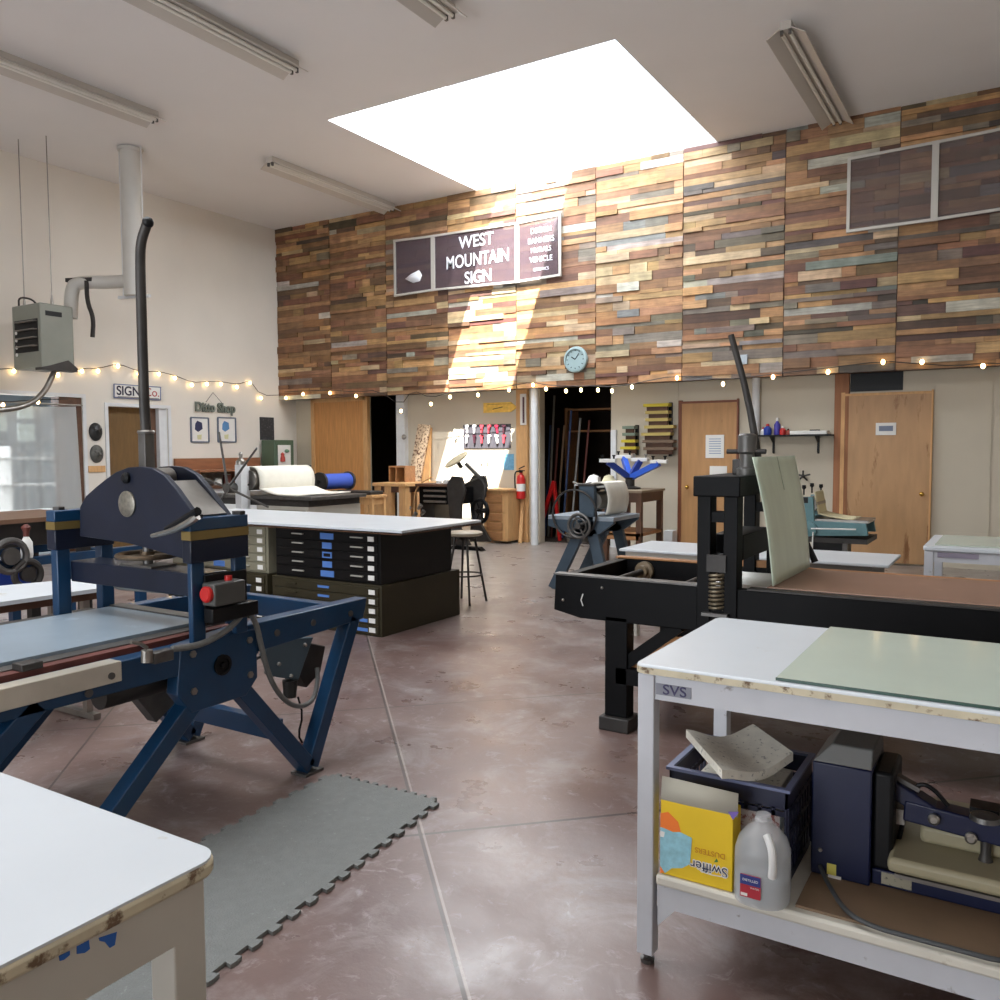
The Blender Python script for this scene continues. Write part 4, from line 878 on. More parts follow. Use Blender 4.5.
def blk(u, v):
    y = y0+.04+v*(y1-y0-.08)
    if u < .24: t = u/.24; q = 2.4-2.4*t; return (x0-.02+.135*math.cos(q), y, 1.06+.135*math.sin(q)+.03)
    if u < .5: t = (u-.24)/.26; return (x0+.115+.01*math.sin(t*3), y, 1.09-.13*t)
    t = (u-.5)/.5; a = min(1, t*1.8)
    return (x0+.115+.62*t, y, .96-.068*math.sin(a*math.pi/2)+.003*math.sin(v*9+t*5))
MB().sheet(blk, 30, 10).build('blanket', M_blank, S, solid=.012)
hub = on(228, 488, Y=y0-.25); hb = Vector((hub.x, y0-.22, hub.z))
MB().cyl(hb+Vector((0, -.06, 0)), (hb.x, y0+.0, hb.z), .06, n=16).build('hub', M_steeld, S)
MB().bar((hb.x+.0, y0-.02, hb.z), (x0-.05, y0-.02, 1.04), .08, .1).build('gear_arm', M_iron, S)
for px, py in ((219, 432), (257, 448), (268, 507), (208, 520), (184, 470)):
    MB().cyl(hb+Vector((0, -.03, 0)), on(px, py, Y=y0-.25), .016, .012, n=8).build('spoke', M_steeld, S)
MB().bar((hb.x+.06, y0-.1, 1.25), (hb.x+.06, y0-.1, 0.0), .10, .10).build('standard', M_whitet, S)
q = on(234, 468, Y=y0-.1); MB().lathe([(.06, 0), (.06, .04), (.02, .08), (.025, .13), (.01, .15)], (hb.x+.06, y0-.1, 1.25), n=14).build('pressure_knob', M_steel, S)

# blue roll, stand, etc
q = on(319, 482, Y=9.0); rl = on(349, 482, X=q.x).y
R1 = thing('paper_roll', 'royal blue roll with a dark end disc, lying behind the white blanket', 'roll', (q.x, 9.3, q.z-.14))
MB().cyl((q.x, 9.04, q.z), (q.x, rl-.03, q.z), .115, n=28).build('roll', mat('roll_blue', (62, 92, 190), .6), R1)
MB().cyl((q.x, 9.0, q.z), (q.x, 9.04, q.z), .14, n=28).build('end_disc', M_iron, R1); MB().cyl((q.x, rl-.03, q.z), (q.x, rl, q.z), .14, n=28).build('end_disc', M_steeld, R1)
MB().cyl((q.x, 8.985, q.z), (q.x, 9.0, q.z), .03).build('hub', M_black2, R1)
st = thing('roll_stand', 'dark stand under the royal blue roll', 'stand', (q.x, 9.3, 0))
B(q.x-.16, q.x+.16, 8.95, rl+.02, q.z-.18, q.z-.142).build('shelf', M_iron, st)
for xx in (q.x-.15, q.x+.11):
    for yy in (8.97, rl-.04): B(xx, xx+.04, yy, yy+.04, 0, q.z-.18).build('leg', M_iron, st)
# pine stand with a dark pad
a = on(334, 497, Y=8.8); b = on(372, 497, Y=8.8); zt = on(360, 495, Y=8.8).z
P = thing('pine_stand', 'small light wooden stand with a dark pad on it', 'stand', ((a.x+b.x)/2, 9, 0))
B(a.x, b.x, 8.8, 9.12, zt-.04, zt).build('top', M_woodl, P, bevel=.004); B(a.x+.03, b.x-.03, 8.82, 9.10, zt-.13, zt-.04).build('apron', M_woodl, P)
for xx in (a.x+.01, b.x-.06):
    for yy in (8.81, 9.06): B(xx, xx+.05, yy, yy+.05, 0, zt-.04).build('leg', M_woodl, P)
B(a.x+.02, b.x-.05, 8.83, 9.10, zt, zt+.05).build('dark_pad', M_iron, label='dark flat pad lying on the light wooden stand', cat='pad', bevel=.01)
# sunlit bench
W = thing('timber_bench', 'heavy timber bench in the sunlight by the dark doorway', 'bench', (-8.3, 10.1, 0))
yb = 9.75; a = on(362, 482, Y=yb+.5); b = on(428, 482, Y=yb); zt = .93
bx0, bx1 = on(372, 482, Y=yb).x, on(405, 482, Y=yb).x
B(bx0, bx1, yb, yb+.8, zt-.05, zt).build('bench_top', M_woodl, W, bevel=.005); B(bx0+.05, bx1-.05, yb+.04, yb+.76, zt-.14, zt-.05).build('apron', M_woodd, W)
for xx in (bx0+.02, bx1-.14, (bx0+bx1)/2-.1):
    for yy in (yb+.03, yb+.66): B(xx, xx+.12, yy, yy+.1, 0, zt-.05).build('leg', M_woodl, W)
q = on(399, 480, Y=yb+.4)
cb = thing('open_crate', 'open-fronted wooden crate standing on the sunlit timber bench', 'crate', (q.x, yb+.45, zt))
cx = q.x; m = MB()
B(cx-.16, cx-.14, yb+.35, yb+.6, zt, zt+.22).build('side_board', M_wood, cb); B(cx+.14, cx+.16, yb+.35, yb+.6, zt, zt+.22).build('side_board', M_wood, cb)
B(cx-.16, cx+.16, yb+.35, yb+.6, zt+.22, zt+.245).build('top_board', M_wood, cb); B(cx-.14, cx+.14, yb+.58, yb+.6, zt, zt+.22).build('back_board', M_woodl, cb); B(cx-.03, cx-.01, yb+.35, yb+.58, zt, zt+.22).build('divider', M_wood, cb)

# platen press with ink disc
py_ = 10.0
def pp(x, y, Y=py_): return on(x, y, Y=Y)
K = thing('platen_press', 'black treadle platen press with tilted round ink disc', 'press', (pp(460, 520).x, py_, 0))
c_ = pp(457, 461); ax = Vector((-.35, -.45, .82)).normalized()
MB().lathe([(.17, 0), (.19, .012), (.19, .03), (.17, .038)], c_, ax, n=36).build('ink_disc', mat('ink_disc_tan', (178, 166, 140), .45), K)
MB().cyl(c_-ax*.12, c_, .03).build('disc_stem', M_iron, K)
B(pp(418, 500).x, pp(455, 500).x, py_+.02, py_+.5, .62, .88).build('press_body', M_black, K, bevel=.02)
B(pp(417, 500).x, pp(452, 500).x, py_-.05, py_+.5, .88, .92).build('feed_board', M_woodd, K, bevel=.01)
B(pp(416, 500).x, pp(430, 500).x, py_+.1, py_+.5, .25, .80).build('drawer_base', M_iron, K, bevel=.01)
P = [pp(x, y) for x, y in ((449, 484), (454, 476), (463, 477), (467, 490), (463, 505), (462, 528), (472, 545), (450, 545), (452, 520), (450, 500))]
MB().prism([(p.x, max(0, p.z)) for p in P], 'y', py_-.06, py_).build('side_frame', M_iron, K, bevel=.006)
for zz in (.66, .74, .82): MB().cyl((pp(424, 500).x, py_-.0, zz), (pp(446, 500).x, py_-.0, zz), .018).build('cross_rod', M_steel, K)
MB().prism([(p.x, max(0, p.z)) for p in P], 'y', py_+.5, py_+.56).build('side_frame', M_iron, K, bevel=.006)
MB().tube([pp(466, 464), pp(476, 474), pp(486, 484), pp(484, 497)], .03, n=8, smooth=1).build('throw_arm', M_iron, K)
MB().tube([pp(457, 489), pp(474, 481), pp(484, 477)], .025, n=8).build('link_arm', M_iron, K)
MB().tube([pp(485, 476), pp(487, 486), pp(482, 494)], .02, n=8).build('link_arm', M_iron, K)
MB().tube([pp(414, 514), pp(414, 494), pp(420, 483), pp(432, 477)], .012, n=6, smooth=2).build('feed_rail', M_woodl, K)
fc = pp(480, 511, py_-.12); fw_ = MB().ring(fc, (.25, 1, 0), .155, .028, 36, 8)
for k in range(6): q = k*math.pi/3; t_ = Vector((math.cos(q)*.97, -.25*math.cos(q), math.sin(q))); fw_.cyl(fc, fc+t_*.15, .012, n=6)
fw_.cyl(fc-Vector((0, .05, 0)), fc+Vector((0, .12, 0)), .035); fw_.build('flywheel', M_black, K)
MB().prism([(pp(455, 540).x, 0), (pp(488, 540).x, 0), (pp(484, 540).x, .05), (pp(458, 540).x, .05)], 'y', py_-.15, py_-.05).build('treadle', M_black, K)
for k, (px, py) in enumerate(((410, 507), (421, 505), (424, 511), (416, 513))): MB().cyl(pp(px-3, py+4, py_-.1), pp(px, py, py_-.1), .02, .035, n=10).build('ink_roller', M_steel, K)
for k, (px, h) in enumerate(((433, .04), (440, .05), (446, .04))): x = pp(px, 480).x; MB().lathe([(.045, 0), (.045, h), (.02, h+.01)], (x, py_+.15, .92), n=12).build('ink_jar', M_paper, label=['ink jar, left of three, on the platen press feed board', 'ink jar, middle of three, on the platen press feed board', 'ink jar, right of three, on the platen press feed board'][k], cat='jar', group='ink jars on the platen press')
# type cabinet by the extinguisher
a = on(483, 500, Y=10.75).x; b = on(507, 500, Y=10.75).x; zt = on(495, 489, Y=10.75).z
T = thing('type_cabinet', 'low timber rack with drawers beside the fire extinguisher post', 'cabinet', ((a+b)/2, 10.9, 0))
B(a, b, 10.78, 11.14, .04, zt-.03).build('body', M_woodl, T); B(a-.02, b+.02, 10.74, 11.14, zt-.03, zt).build('top', M_woodl, T, bevel=.004)
nd = 5; hh = (zt-.12)/nd
for k in range(nd):
    d = B(a+.05, b-.10, 10.765, 10.78, .06+k*hh, .05+(k+.86)*hh).build('drawer', M_wood, T, bevel=.003)
MB().bar((b+.09, 10.98, 0), (b+.05, 11.15, zt-.15), .05, .03).build('wood_batten', M_woodl, label='pale batten leaning beside the low timber rack', cat='batten')

# ------------------------------------------------------------------ flat files
def flatfile(name, label, x0, x1, y0, y1, z0, z1, m, nd, handles, lab, group, hm=None, centre=None, lowtape=False):
    t = thing(name, label, 'cabinet', ((x0+x1)/2, (y0+y1)/2, z0), group)
    B(x0, x1, y0+.012, y1, z0, z1).build('body', m, t, bevel=.004)
    h = (z1-z0-.03)/nd; hm = hm or mat('bright_handle', (186, 184, 176), .35, metal=.2)
    for k in range(nd):
        za = z0+.015+k*h; d = B(x0+.02, x1-.025, y0, y0+.012, za+.004, za+h-.004).build('drawer', m, t, bevel=.002)
        for u in handles:
            x = x0+(x1-x0)*u; B(x-.06, x+.06, y0-.016, y0, za+h*.50, za+h*.62).build('handle', hm, d)
        if lab: B(x1-.115, x1-.055, y0-.004, y0, za+h*.22, za+h*.72).build('label_card', M_paper, d)
        if centre:
            x = x0+(x1-x0)*.52; top = k in (0, nd-1)
            B(x-.05-.02*top, x+.05+.02*top, y0-.003, y0, za+h*.15, za+h*.80).build('blue_label', M_tape, d)
            if k == nd//2: B(x-.035, x+.035, y0-.005, y0-.003, za+h*.3, za+h*.65).build('dark_inset', M_black2, d)
        if lowtape and k in (nd-1, nd-2): x = x0+(x1-x0)*.50; B(x-.06, x+.06, y0-.003, y0, za+h*.4, za+h*.65).build('blue_tape', M_tape, d)
        if lowtape and k in (0, 1): B(x1-.28, x1-.13, y0-.003, y0, za+h*.25, za+h*.6).build('blue_tape', M_tape, d)
    return t
FX = -4.07
flatfile('flat_file', 'olive flat-file cabinet on the floor at the aisle, under the black one', FX-1.16, FX, 4.88, 5.93, 0, .392, M_fileg, 5, (.2,), True, 'flat files under the big white top', M_fileg, lowtape=True)
flatfile('flat_file', 'black flat-file cabinet on top of the olive one, by the aisle', FX-1.13, FX-.02, 4.90, 5.84, .394, .795, M_fileb, 5, (.24, .80), True, 'flat files under the big white top', centre=True)
flatfile('flat_file', 'olive flat-file cabinet on the floor further from the aisle, behind the press', FX-2.50, FX-1.22, 4.88, 5.93, 0, .392, M_fileg, 5, (.25,), True, 'flat files under the big white top', lowtape=True)
flatfile('flat_file', 'pale grey flat-file cabinet stacked left of the black one', FX-2.45, FX-1.22, 4.90, 5.84, .394, .795, M_fileo, 5, (.25, .78), True, 'flat files under the big white top', centre=True)
T = thing('counter_top', 'large white counter top resting on the flat-file cabinets', 'counter top', (-5.2, 5.3, .797))
B(-6.75, -3.80, 4.80, 5.86, .800, .832).build('board', M_lam, T, bevel=.003); B(-6.75, -3.80, 4.80, 5.86, .7965, .812).build('edge_band', M_woodd, T)
# stool
q = on(465, 537, Y=6.45)
S = thing('stool', 'tall metal stool with round seat at the end of the flat files', 'stool', (q.x, 6.45, 0))
zs_ = .66
MB().lathe([(.14, 0), (.165, .01), (.165, .03), (.15, .04)], (q.x, 6.45, zs_-.04), n=28).build('seat', mat('stool_seat', (150, 138, 120), .5), S)
MB().cyl((q.x, 6.45, zs_-.07), (q.x, 6.45, zs_-.04), .09).build('seat_plate', M_iron, S)
for k in range(4):
    g_ = math.pi/4+k*math.pi/2; MB().cyl((q.x+math.cos(g_)*.09, 6.45+math.sin(g_)*.09, zs_-.05), (q.x+math.cos(g_)*.20, 6.45+math.sin(g_)*.20, 0), .011, n=8).build('leg', M_iron, S)
MB().ring((q.x, 6.45, .26), (0, 0, 1), .158, .008, 28, 6).build('foot_ring', M_iron, S)

# ================================================================== MIDDLE
# slate blue etching press
ey0, ey1 = 7.52, 8.18; ex = -3.56; zb = .75
E_ = thing('etching_press', 'slate blue table etching press with handwheel and draped felt blanket', 'press', (ex, 8.0, 0))
for y in (ey0, ey1-.06):
    B(ex-.16, ex+.0, y, y+.07, .55, 1.05).build('side_frame', M_slate, E_, bevel=.006)
    for dx, tx in ((-.10, -.46), (.02, .13)): MB().bar((ex+dx-.05, y+.03, .62), (ex+tx, y+.03, .0), .06, .11, up=(1, 0, 0)).build('leg', M_slate, E_, bevel=.004)
    MB().prism([(ex-.51, .71), (ex+.21, .71), (ex+.21, .69), (ex+.06, .58), (ex-.16, .55), (ex-.51, .64)], 'y', y, y+.05).build('side_girder', M_slate, E_, bevel=.004)
B(ex-.51, ex+.21, ey0, ey1, .71, zb).build('press_bed', mat('bed_pale_blue_grey', (140, 150, 160), .4), E_, bevel=.004)
MB().cyl((ex-.04, ey0+.07, .90), (ex-.04, ey1-.06, .90), .09, n=24).build('roller', M_steel, E_)
B(ex-.17, ex+.01, ey0-.005, ey1, 1.05, 1.07).build('top_bar', M_iron, E_)
def felt(u, v):
    y = ey0+.09+v*(ey1-ey0-.16)
    if u < .4: t = u/.4; return (ex-.12+.20*t, y, 1.05+.035*math.sin(t*math.pi*.8))
    t = (u-.4)/.6; return (ex+.08+.035*math.sin(t*3), y, 1.065-.30*t)
MB().sheet(felt, 16, 6).build('blanket', M_blank, E_, solid=.012)
wc = on(579, 526, Y=ey0-.10)
wm = MB().ring(wc, (0, 1, 0), .115, .016, 32, 8).ring(wc, (0, 1, 0), .075, .010, 24, 6)
for k in range(4): q = k*math.pi/2+.5; wm.cyl(wc, wc+Vector((math.cos(q)*.115, 0, math.sin(q)*.115)), .010, n=6)
wm.cyl(wc-Vector((0, .03, 0)), wc+Vector((0, .12, 0)), .03); wm.build('gear_wheel', M_steeld, E_)
big = on(572, 512, Y=ey0-.05); MB().ring((big.x+.02, ey0-.04, big.z-.02), (0, 1, 0), .24, .011, 48, 6).build('handwheel', M_iron, E_)
MB().tube([on(573, 482, Y=ey0+.4), on(580, 485, Y=ey0+.4), on(591, 483, Y=ey0+.4)], .012, n=6, smooth=1).build('top_handle', M_steel, E_)
MB().cyl((ex-.08, ey0+.3, 1.06), (ex-.08, ey0+.3, 1.13), .015).build('handle_stem', M_steel, E_)
# timber stand with four-arm garment press
tx0, tx1, ty0, ty1, tz = on(600, 490, Y=9.75).x, on(642, 490, Y=9.75).x, 9.75, 10.55, .90
W = thing('timber_stand', 'dark timber stand under the four-armed blue press', 'stand', ((tx0+tx1)/2, 10.2, 0))
B(tx0, tx1, ty0, ty1, tz-.03, tz).build('top', mat('stand_top', (128, 112, 92), .5, var=.1), W, bevel=.003)
B(tx0+.03, tx1-.03, ty0+.03, ty0+.06, tz-.15, tz-.03).build('apron', M_woodd, W); B(tx1-.06, tx1-.03, ty0+.03, ty1-.03, tz-.15, tz-.03).build('apron', M_woodd, W)
for xx in (tx0+.02, tx1-.09):
    for yy in (ty0+.02, ty1-.09): B(xx, xx+.07, yy, yy+.07, 0, tz-.03).build('leg', M_woodd, W, bevel=.003)
B(tx0+.02, tx1-.02, ty0+.02, ty1-.02, .33, .37).build('lower_shelf', M_wood, W); B(tx0+.05, tx1-.05, ty0+.02, ty0+.05, .28, .36).build('lower_rail', M_wood, W)
gy = 10.15
G = thing('garment_press', 'four-armed bright blue garment printing press on the timber stand', 'press', on(630, 482, Y=gy))
gc = on(630, 476, Y=gy); gc.z = tz+.10
MB().lathe([(.14, -.098), (.14, -.08), (.06, -.06), (.06, .03), (.09, .05)], gc, n=20).build('base_hub', M_iron, G)
for k, (px, py, Y, mm) in enumerate([(608, 462, gy-.2, M_royald), (624, 458, gy+.15, M_royal), (640, 461, gy+.1, M_royald), (659, 463, gy-.05, M_royal)]):
    e = on(px, py, Y=Y); MB().bar(gc+Vector((0, 0, .04)), e, .065, .075).build('arm', mm, G, bevel=.004)
    h = B(e.x-.11, e.x+.11, e.y-.03, e.y+.03, e.z-.005, e.z+.04).build('screen_clamp', M_paper, G, bevel=.004)
    for s in (-1, 1): MB().lathe([(.012, 0), (.012, .03), (.022, .035), (.022, .05)], (e.x+s*.08, e.y, e.z+.04), n=10).build('clamp_knob', M_black2 if k != 2 else M_steel, h)
MB().prism([(on(x, y, Z=tz+.055).x, on(x, y, Z=tz+.055).y) for x, y in ((585, 486.2), (630, 486.6), (640, 484.6), (600, 483.9))], 'z', tz+.04, tz+.055).build('platen', M_lam, G) if False else B(gc.x-.62, gc.x-.10, gy-.36, gy+.0, tz+.045, tz+.065).build('platen', M_lam, G, bevel=.003)
MB().bar((gc.x-.5, gy-.15, tz+.03), (gc.x, gy, tz+.03), .05, .03).build('platen_arm', M_steel, G)
for k, dx in enumerate((-.46, -.24)):
    MB().lathe([(.001, .12), (.06, .10), (.10, .02), (.11, 0)], (gc.x+dx, gy-.12, tz+.066), n=16).build('cloth_bundle', M_paper if k == 0 else mat('cloth_cream', (222, 216, 180), .8), label=['white cloth bundle on the garment press platen, left one', 'cream cloth bundle on the garment press platen, right one'][k], cat='cloth')
# storage cube under the stand and heater block by the wall
B(on(664, 530, Y=11.0).x, on(673, 530, Y=11.0).x, 10.98, 11.15, 0, .30).build('white_box', M_whitet, label='small white box on the floor left of the middle door', cat='box', bevel=.005)
# low white table in the middle
T = thing('vacuum_table', 'long low white-topped table behind the black press', 'table', (-1.7, 6.4, 0))
tx0, tx1, ty0, ty1, tz = -2.56, -.70, 5.85, 6.50, .665
B(tx0, tx1, ty0, ty1, tz-.02, tz).build('tabletop', M_lam, T, bevel=.006); B(tx0+.04, tx0+.85, ty0+.03, ty1-.03, tz-.11, tz-.02).build('apron', M_frame2, T)
B(tx0+.85, tx1-.10, ty0+.04, ty1-.04, tz-.14, tz-.02).build('lower_apron', M_greyd, T)
for k in range(3): B(tx0+.22+k*.20, tx0+.32+k*.20, ty0+.022, ty0+.032, tz-.085, tz-.065).build('slot', M_black2, T)
for xx in (tx0+.06, tx1-.18):
    for yy in (ty0+.06, ty1-.12): B(xx, xx+.06, yy, yy+.06, 0, tz-.11).build('leg', M_frame2, T)
# ------------------------------------------------------------------ black lithography press
L_ = thing('lithography_press', 'long black press with brown bed and upright pale sheet, right side', 'press', (-.6, 4.4, 0))
fy0, fy1 = 3.85, 4.70
for y, nm in ((fy0, 'near'), (fy1, 'far')):
    d = .06 if nm == 'near' else -.06
    MB().prism([(-2.04, .765), (2.4, .765), (2.4, .575), (-1.2, .575), (-1.28, .55), (-1.9, .55), (-2.05, .58)], 'y', y, y+d).build('side_beam', M_black, L_, bevel=.005)
B(-2.04, -1.98, fy0+.06, fy1-.06, .58, .76).build('end_beam', M_black, L_, bevel=.004)
B(-2.05, -1.25, fy0-.004, fy0+.064, .764, .772).build('rail_cap', M_steeld, L_); B(-1.05, 2.4, fy0-.004, fy0+.064, .764, .772).build('rail_cap', M_iron, L_)
B(-2.05, 2.4, fy1-.064, fy1+.004, .764, .772).build('rail_cap', M_wood, L_)
B(-.98, 2.3, fy0+.07, fy1-.07, .742, .775).build('press_bed', M_brown, L_, bevel=.003)
B(-.98, 2.3, fy0+.05, fy1-.05, .735, .742).build('bed_underlay', M_woodl, L_)
B(-1.30, -1.02, 4.15, 4.6, .70, .74).build('pale_sheet', M_paper, L_); B(-1.3, -1.0, 4.64, 4.68, .772, .80).build('wood_batten', M_wood, L_)
for x in (-1.86, -1.48):
    MB().cyl((x, fy0+.06, .70), (x, fy1-.06, .70), .018, n=10).build('axle', M_iron, L_)
    MB().lathe([(.055, 0), (.055, .03), (.035, .035), (.035, .07)], (x, fy1-.065, .70), (0, -1, 0), n=20).build('axle_flange', mat('tan_flange', (116, 100, 78), .5, var=.2, vs=12), L_)
# legs
for x in (-1.76, 1.7):
    for y in (fy0, fy1-.09):
        l = B(x, x+.12, y, y+.09, .07, .575).build('leg', M_black, L_, bevel=.004); B(x-.02, x+.14, y-.03, y+.12, 0, .07).build('foot_block', M_iron, L_, bevel=.006)
        MB().bar((x+.10, y+.045, .34), (x+.38, y+.045, .56), .06, .06, up=(0, 1, 0)).build('knee_brace', M_black, L_)
B(-1.7, 1.8, fy0+.0, fy0+.06, .24, .32).build('lower_stretcher', M_black, L_); B(-1.7, 1.8, fy1-.06, fy1, .24, .32).build('lower_stretcher', M_black, L_)
B(-1.7, 1.8, fy0+.05, fy1-.05, .32, .335).build('lower_board', M_wood, L_)
# tower
X0, X1 = -1.285, -1.095
for y in (fy0-.01, fy1-.08):
    for x in (X0, X1-.065): B(x, x+.065, y, y+.09, .57, 1.20).build('post', M_black, L_, bevel=.004)
    B(X0+.06, X1-.06, y+.01, y+.08, 1.07, 1.12).build('cross_bar', M_black, L_)
B(X0-.015, X1+.015, fy0-.03, fy1+.03, 1.19, 1.285).build('head_beam', M_black, L_, bevel=.006)
B(X0+.02, X1-.02, fy0+.16, fy1-.2, .88, 1.0).build('scraper_box', M_black, L_, bevel=.004)
B(X0+.05, X1-.05, fy0-.02, fy0+.06, .84, .92).build('spring_bracket', M_iron, L_)
sp = MB(); xs = (X0+X1)/2
sp.tube([(xs+.033*math.cos(a), fy0+.0+.033*math.sin(a), .66+.17*a/(2*math.pi*9)) for a in [i*2*math.pi*9/140 for i in range(141)]], .0075, n=6); sp.build('coil_spring', mat('spring_bronze', (110, 100, 82), .4, metal=.6), L_)
B(xs-.06, xs+.06, fy0-.045, fy0+.02, .635, .65).build('spring_seat', M_steeld, L_)
sx, sy = on(747, 470, Y=4.12).x, 4.12
MB().lathe([(.05, 0), (.05, .03), (.035, .04), (.035, .10), (.045, .11), (.045, .19), (.03, .20)], (sx, sy, 1.285), n=20).build('screw_head', M_steeld, L_)
MB().cyl(on(727, 451.5, Y=sy), on(766, 451.5, Y=sy), .012, n=10).build('tommy_bar', M_iron, L_)
a = on(758, 456, Y=4.18); b = on(731, 335, Y=4.18)
MB().tube([a-Vector((0, 0, .08)), a, a.lerp(b, .5)+Vector((.015, 0, 0)), b], [.021, .015], n=12, smooth=1).build('pressure_lever', M_iron, L_)
B(a.x-.11, a.x-.03, 4.12, 4.24, 1.285, 1.36).build('lever_pivot', M_iron, L_, bevel=.006)
# upright fibreglass tympan, hinged at the bottom
def tym(u, v):
    yb0, yt0 = fy0+.08, 3.93; yb1, yt1 = fy1-.03, 4.72
    y = (yb0+(yb1-yb0)*u)*(1-v)+(yt0+(yt1-yt0)*u)*v
    xb = -.955+.01*u; xt = -1.055+.01*u
    return (xb*(1-v)+xt*v+.015*math.sin(v*math.pi), y, .78+(1.372-.78)*v)
MB().sheet(tym, 10, 14).build('fibreglass_tympan', M_tym, L_, solid=.006)
p, q = Vector(tym(.5, .72)), Vector(tym(.5, 1)); MB().cyl((p.x+.01, p.y, p.z), (q.x+.01, q.y, q.z), .002).build('seam', mat('seam_line', (150, 160, 142), .5), L_)
MB().tube([on(800, 500, Y=4.98), on(806, 540, Y=4.98), on(815, 562, Y=4.98)], [.006, .02], n=8).build('stay_bar', M_black2, L_)
for px, py in ((563, 600), (602, 588)): q = on(px, py, Y=fy0-.001); MB().ball(q, .008, 8).build('bolt_head', M_steel, L_)
MB().tube([on(583, 594, Y=fy0-.005), on(581, 600, Y=fy0-.006), on(583, 606, Y=fy0-.005)], .003, n=5).build('chalk_mark', M_paper, L_)
# ------------------------------------------------------------------ teal table press by the right door
TP = thing('tabletop_press', 'teal tabletop etching press with cream blanket by the right-hand door', 'press', on(830, 530, Y=9.0))
t0 = 8.95
def tt(x, y, Y=t0): return on(x, y, Y=Y)
P = [tt(x, y) for x, y in ((800, 497), (813, 497), (814, 521), (866, 524), (868, 536), (805, 536), (802, 520))]
for yy in (t0, t0+.50): MB().prism([(p.x, p.z) for p in P], 'y', yy, yy+.05).build('side_frame', M_teal, TP, bevel=.004)
B(tt(806, 525).x, tt(868, 525).x, t0+.04, t0+.5, tt(840, 522).z-.01, tt(840, 520).z).build('press_bed', M_steel, TP, bevel=.003)
xr = tt(806, 500).x
def cb_(u, v):
    y = t0+.06+v*.42; zt_, zb_ = tt(815, 492).z, tt(815, 520).z+.012
    if u < .5: return (xr+.07+.04*(2*u), y, zt_+(zb_+.05-zt_)*2*u)
    t = (u-.5)*2; return (xr+.11+.34*t, y, zb_+.05*(1-t)**2)
MB().sheet(cb_, 16, 5).build('blanket', mat('cream_blanket', (206, 196, 160), .9, var=.05), TP, solid=.01)
MB().cyl((xr+.02, t0+.06, tt(806, 505).z), (xr+.02, t0+.5, tt(806, 505).z), .08, n=20).build('roller', M_steel, TP)
q = tt(809, 529, t0-.03); MB().lathe([(.075, 0), (.075, .04), (.04, .05)], (q.x, t0, q.z), (0, -1, 0), n=24).build('gear_case', M_teal, TP)
MB().cyl(tt(811, 528.6, t0-.06), tt(856, 529.4, t0-.06), .008, n=8).build('crank_rod', M_paper, TP)
MB().cyl(tt(813, 532, t0-.06), tt(812, 552, t0-.06), .007, n=8).build('hanging_rod', M_paper, TP)
for k, (px, py) in enumerate(((799, 493), (804, 489), (812, 487), (821, 488))):
    q = tt(px, py, t0+(.02 if k < 3 else .5)); MB().cyl((q.x, q.y, q.z-.06), (q.x, q.y, q.z), .008, n=8).lathe([(.012, 0), (.022, .01), (.018, .04)], q, n=10).build('adjusting_knob', M_black2, TP)
q = tt(804, 500); B(q.x-.03, q.x+.04, t0-.012, t0, q.z-.03, q.z+.03).build('name_plate', M_black2, TP)
ST = thing('press_stand', 'black stand beneath the teal tabletop press', 'stand', (tt(830, 550).x, 9.2, 0))
zt_ = tt(840, 537).z; B(tt(803, 538).x, tt(868, 538).x, t0-.04, t0+.62, zt_-.06, zt_-.012).build('top', M_iron, ST); B(tt(812, 538).x, tt(842, 538).x, t0+.02, t0+.56, .02, zt_-.06).build('cabinet', M_black2, ST, bevel=.005)
B(tt(842, 538).x, tt(847, 538).x, t0+.02, t0+.08, 0, zt_-.06).build('leg', M_steeld, ST)
# red-handled wheel crank on the wall
q = on(803, 476, Y=YL-.1); m = MB()
for k in range(5): a_ = k*2*math.pi/5+.3; m.cyl(q, q+Vector((math.cos(a_)*.09, 0, math.sin(a_)*.07)), .012, n=6)
m.ball(q, .025, 8).cyl(q, q+Vector((0, .1, 0)), .012, n=6).build('hose_reel_handle', M_iron, label='dark star-shaped handle above the teal press', cat='handle')
# ------------------------------------------------------------------ far right white table
def white_table(name, label, x0, x1, y0, y1, z, mtop, leg=.05, glass=None):
    t = thing(name, label, 'table', ((x0+x1)/2, (y0+y1)/2, 0))
    MB().prism(rounded(x0, x1, y0, y1, .03), 'z', z-.028, z).build('tabletop', mtop, t, bevel=.006)
    for xx in (x0+.008, x1-.008-leg):
        for yy in (y0+.008, y1-.008-leg): B(xx, xx+leg, yy, yy+leg, .03, z-.028).build('leg', M_frame, t, bevel=.003); MB().lathe([(.018, 0), (.020, .012), (.010, .014), (.010, .03)], (xx+leg/2, yy+leg/2, 0), n=14).build('levelling_foot', M_steeld, t)
    for yy in (y0+.015, y1-.040): B(x0+.008+leg, x1-.008-leg, yy, yy+.025, z-.095, z-.028).build('long_rail', M_frame, t)
    for xx in (x0+.015, x1-.040): B(xx, xx+.025, y0+.008+leg, y1-.008-leg, z-.095, z-.028).build('end_rail', M_frame, t)
    return t
RT2 = white_table('work_table', 'white metal-legged table with glass sheet at the far right wall', -.50, 1.3, 5.75, 6.55, .81, M_lam)
B(-.44, 1.25, 5.82, 6.50, .811, .817).build('glass_sheet', M_glassg, label='pale green glass sheet on the far right white table', cat='glass sheet')
B(-.42, -.20, 5.760, 5.764, .745, .775).build('frame_label', mat('label_mauve', (140, 132, 148), .6), RT2)
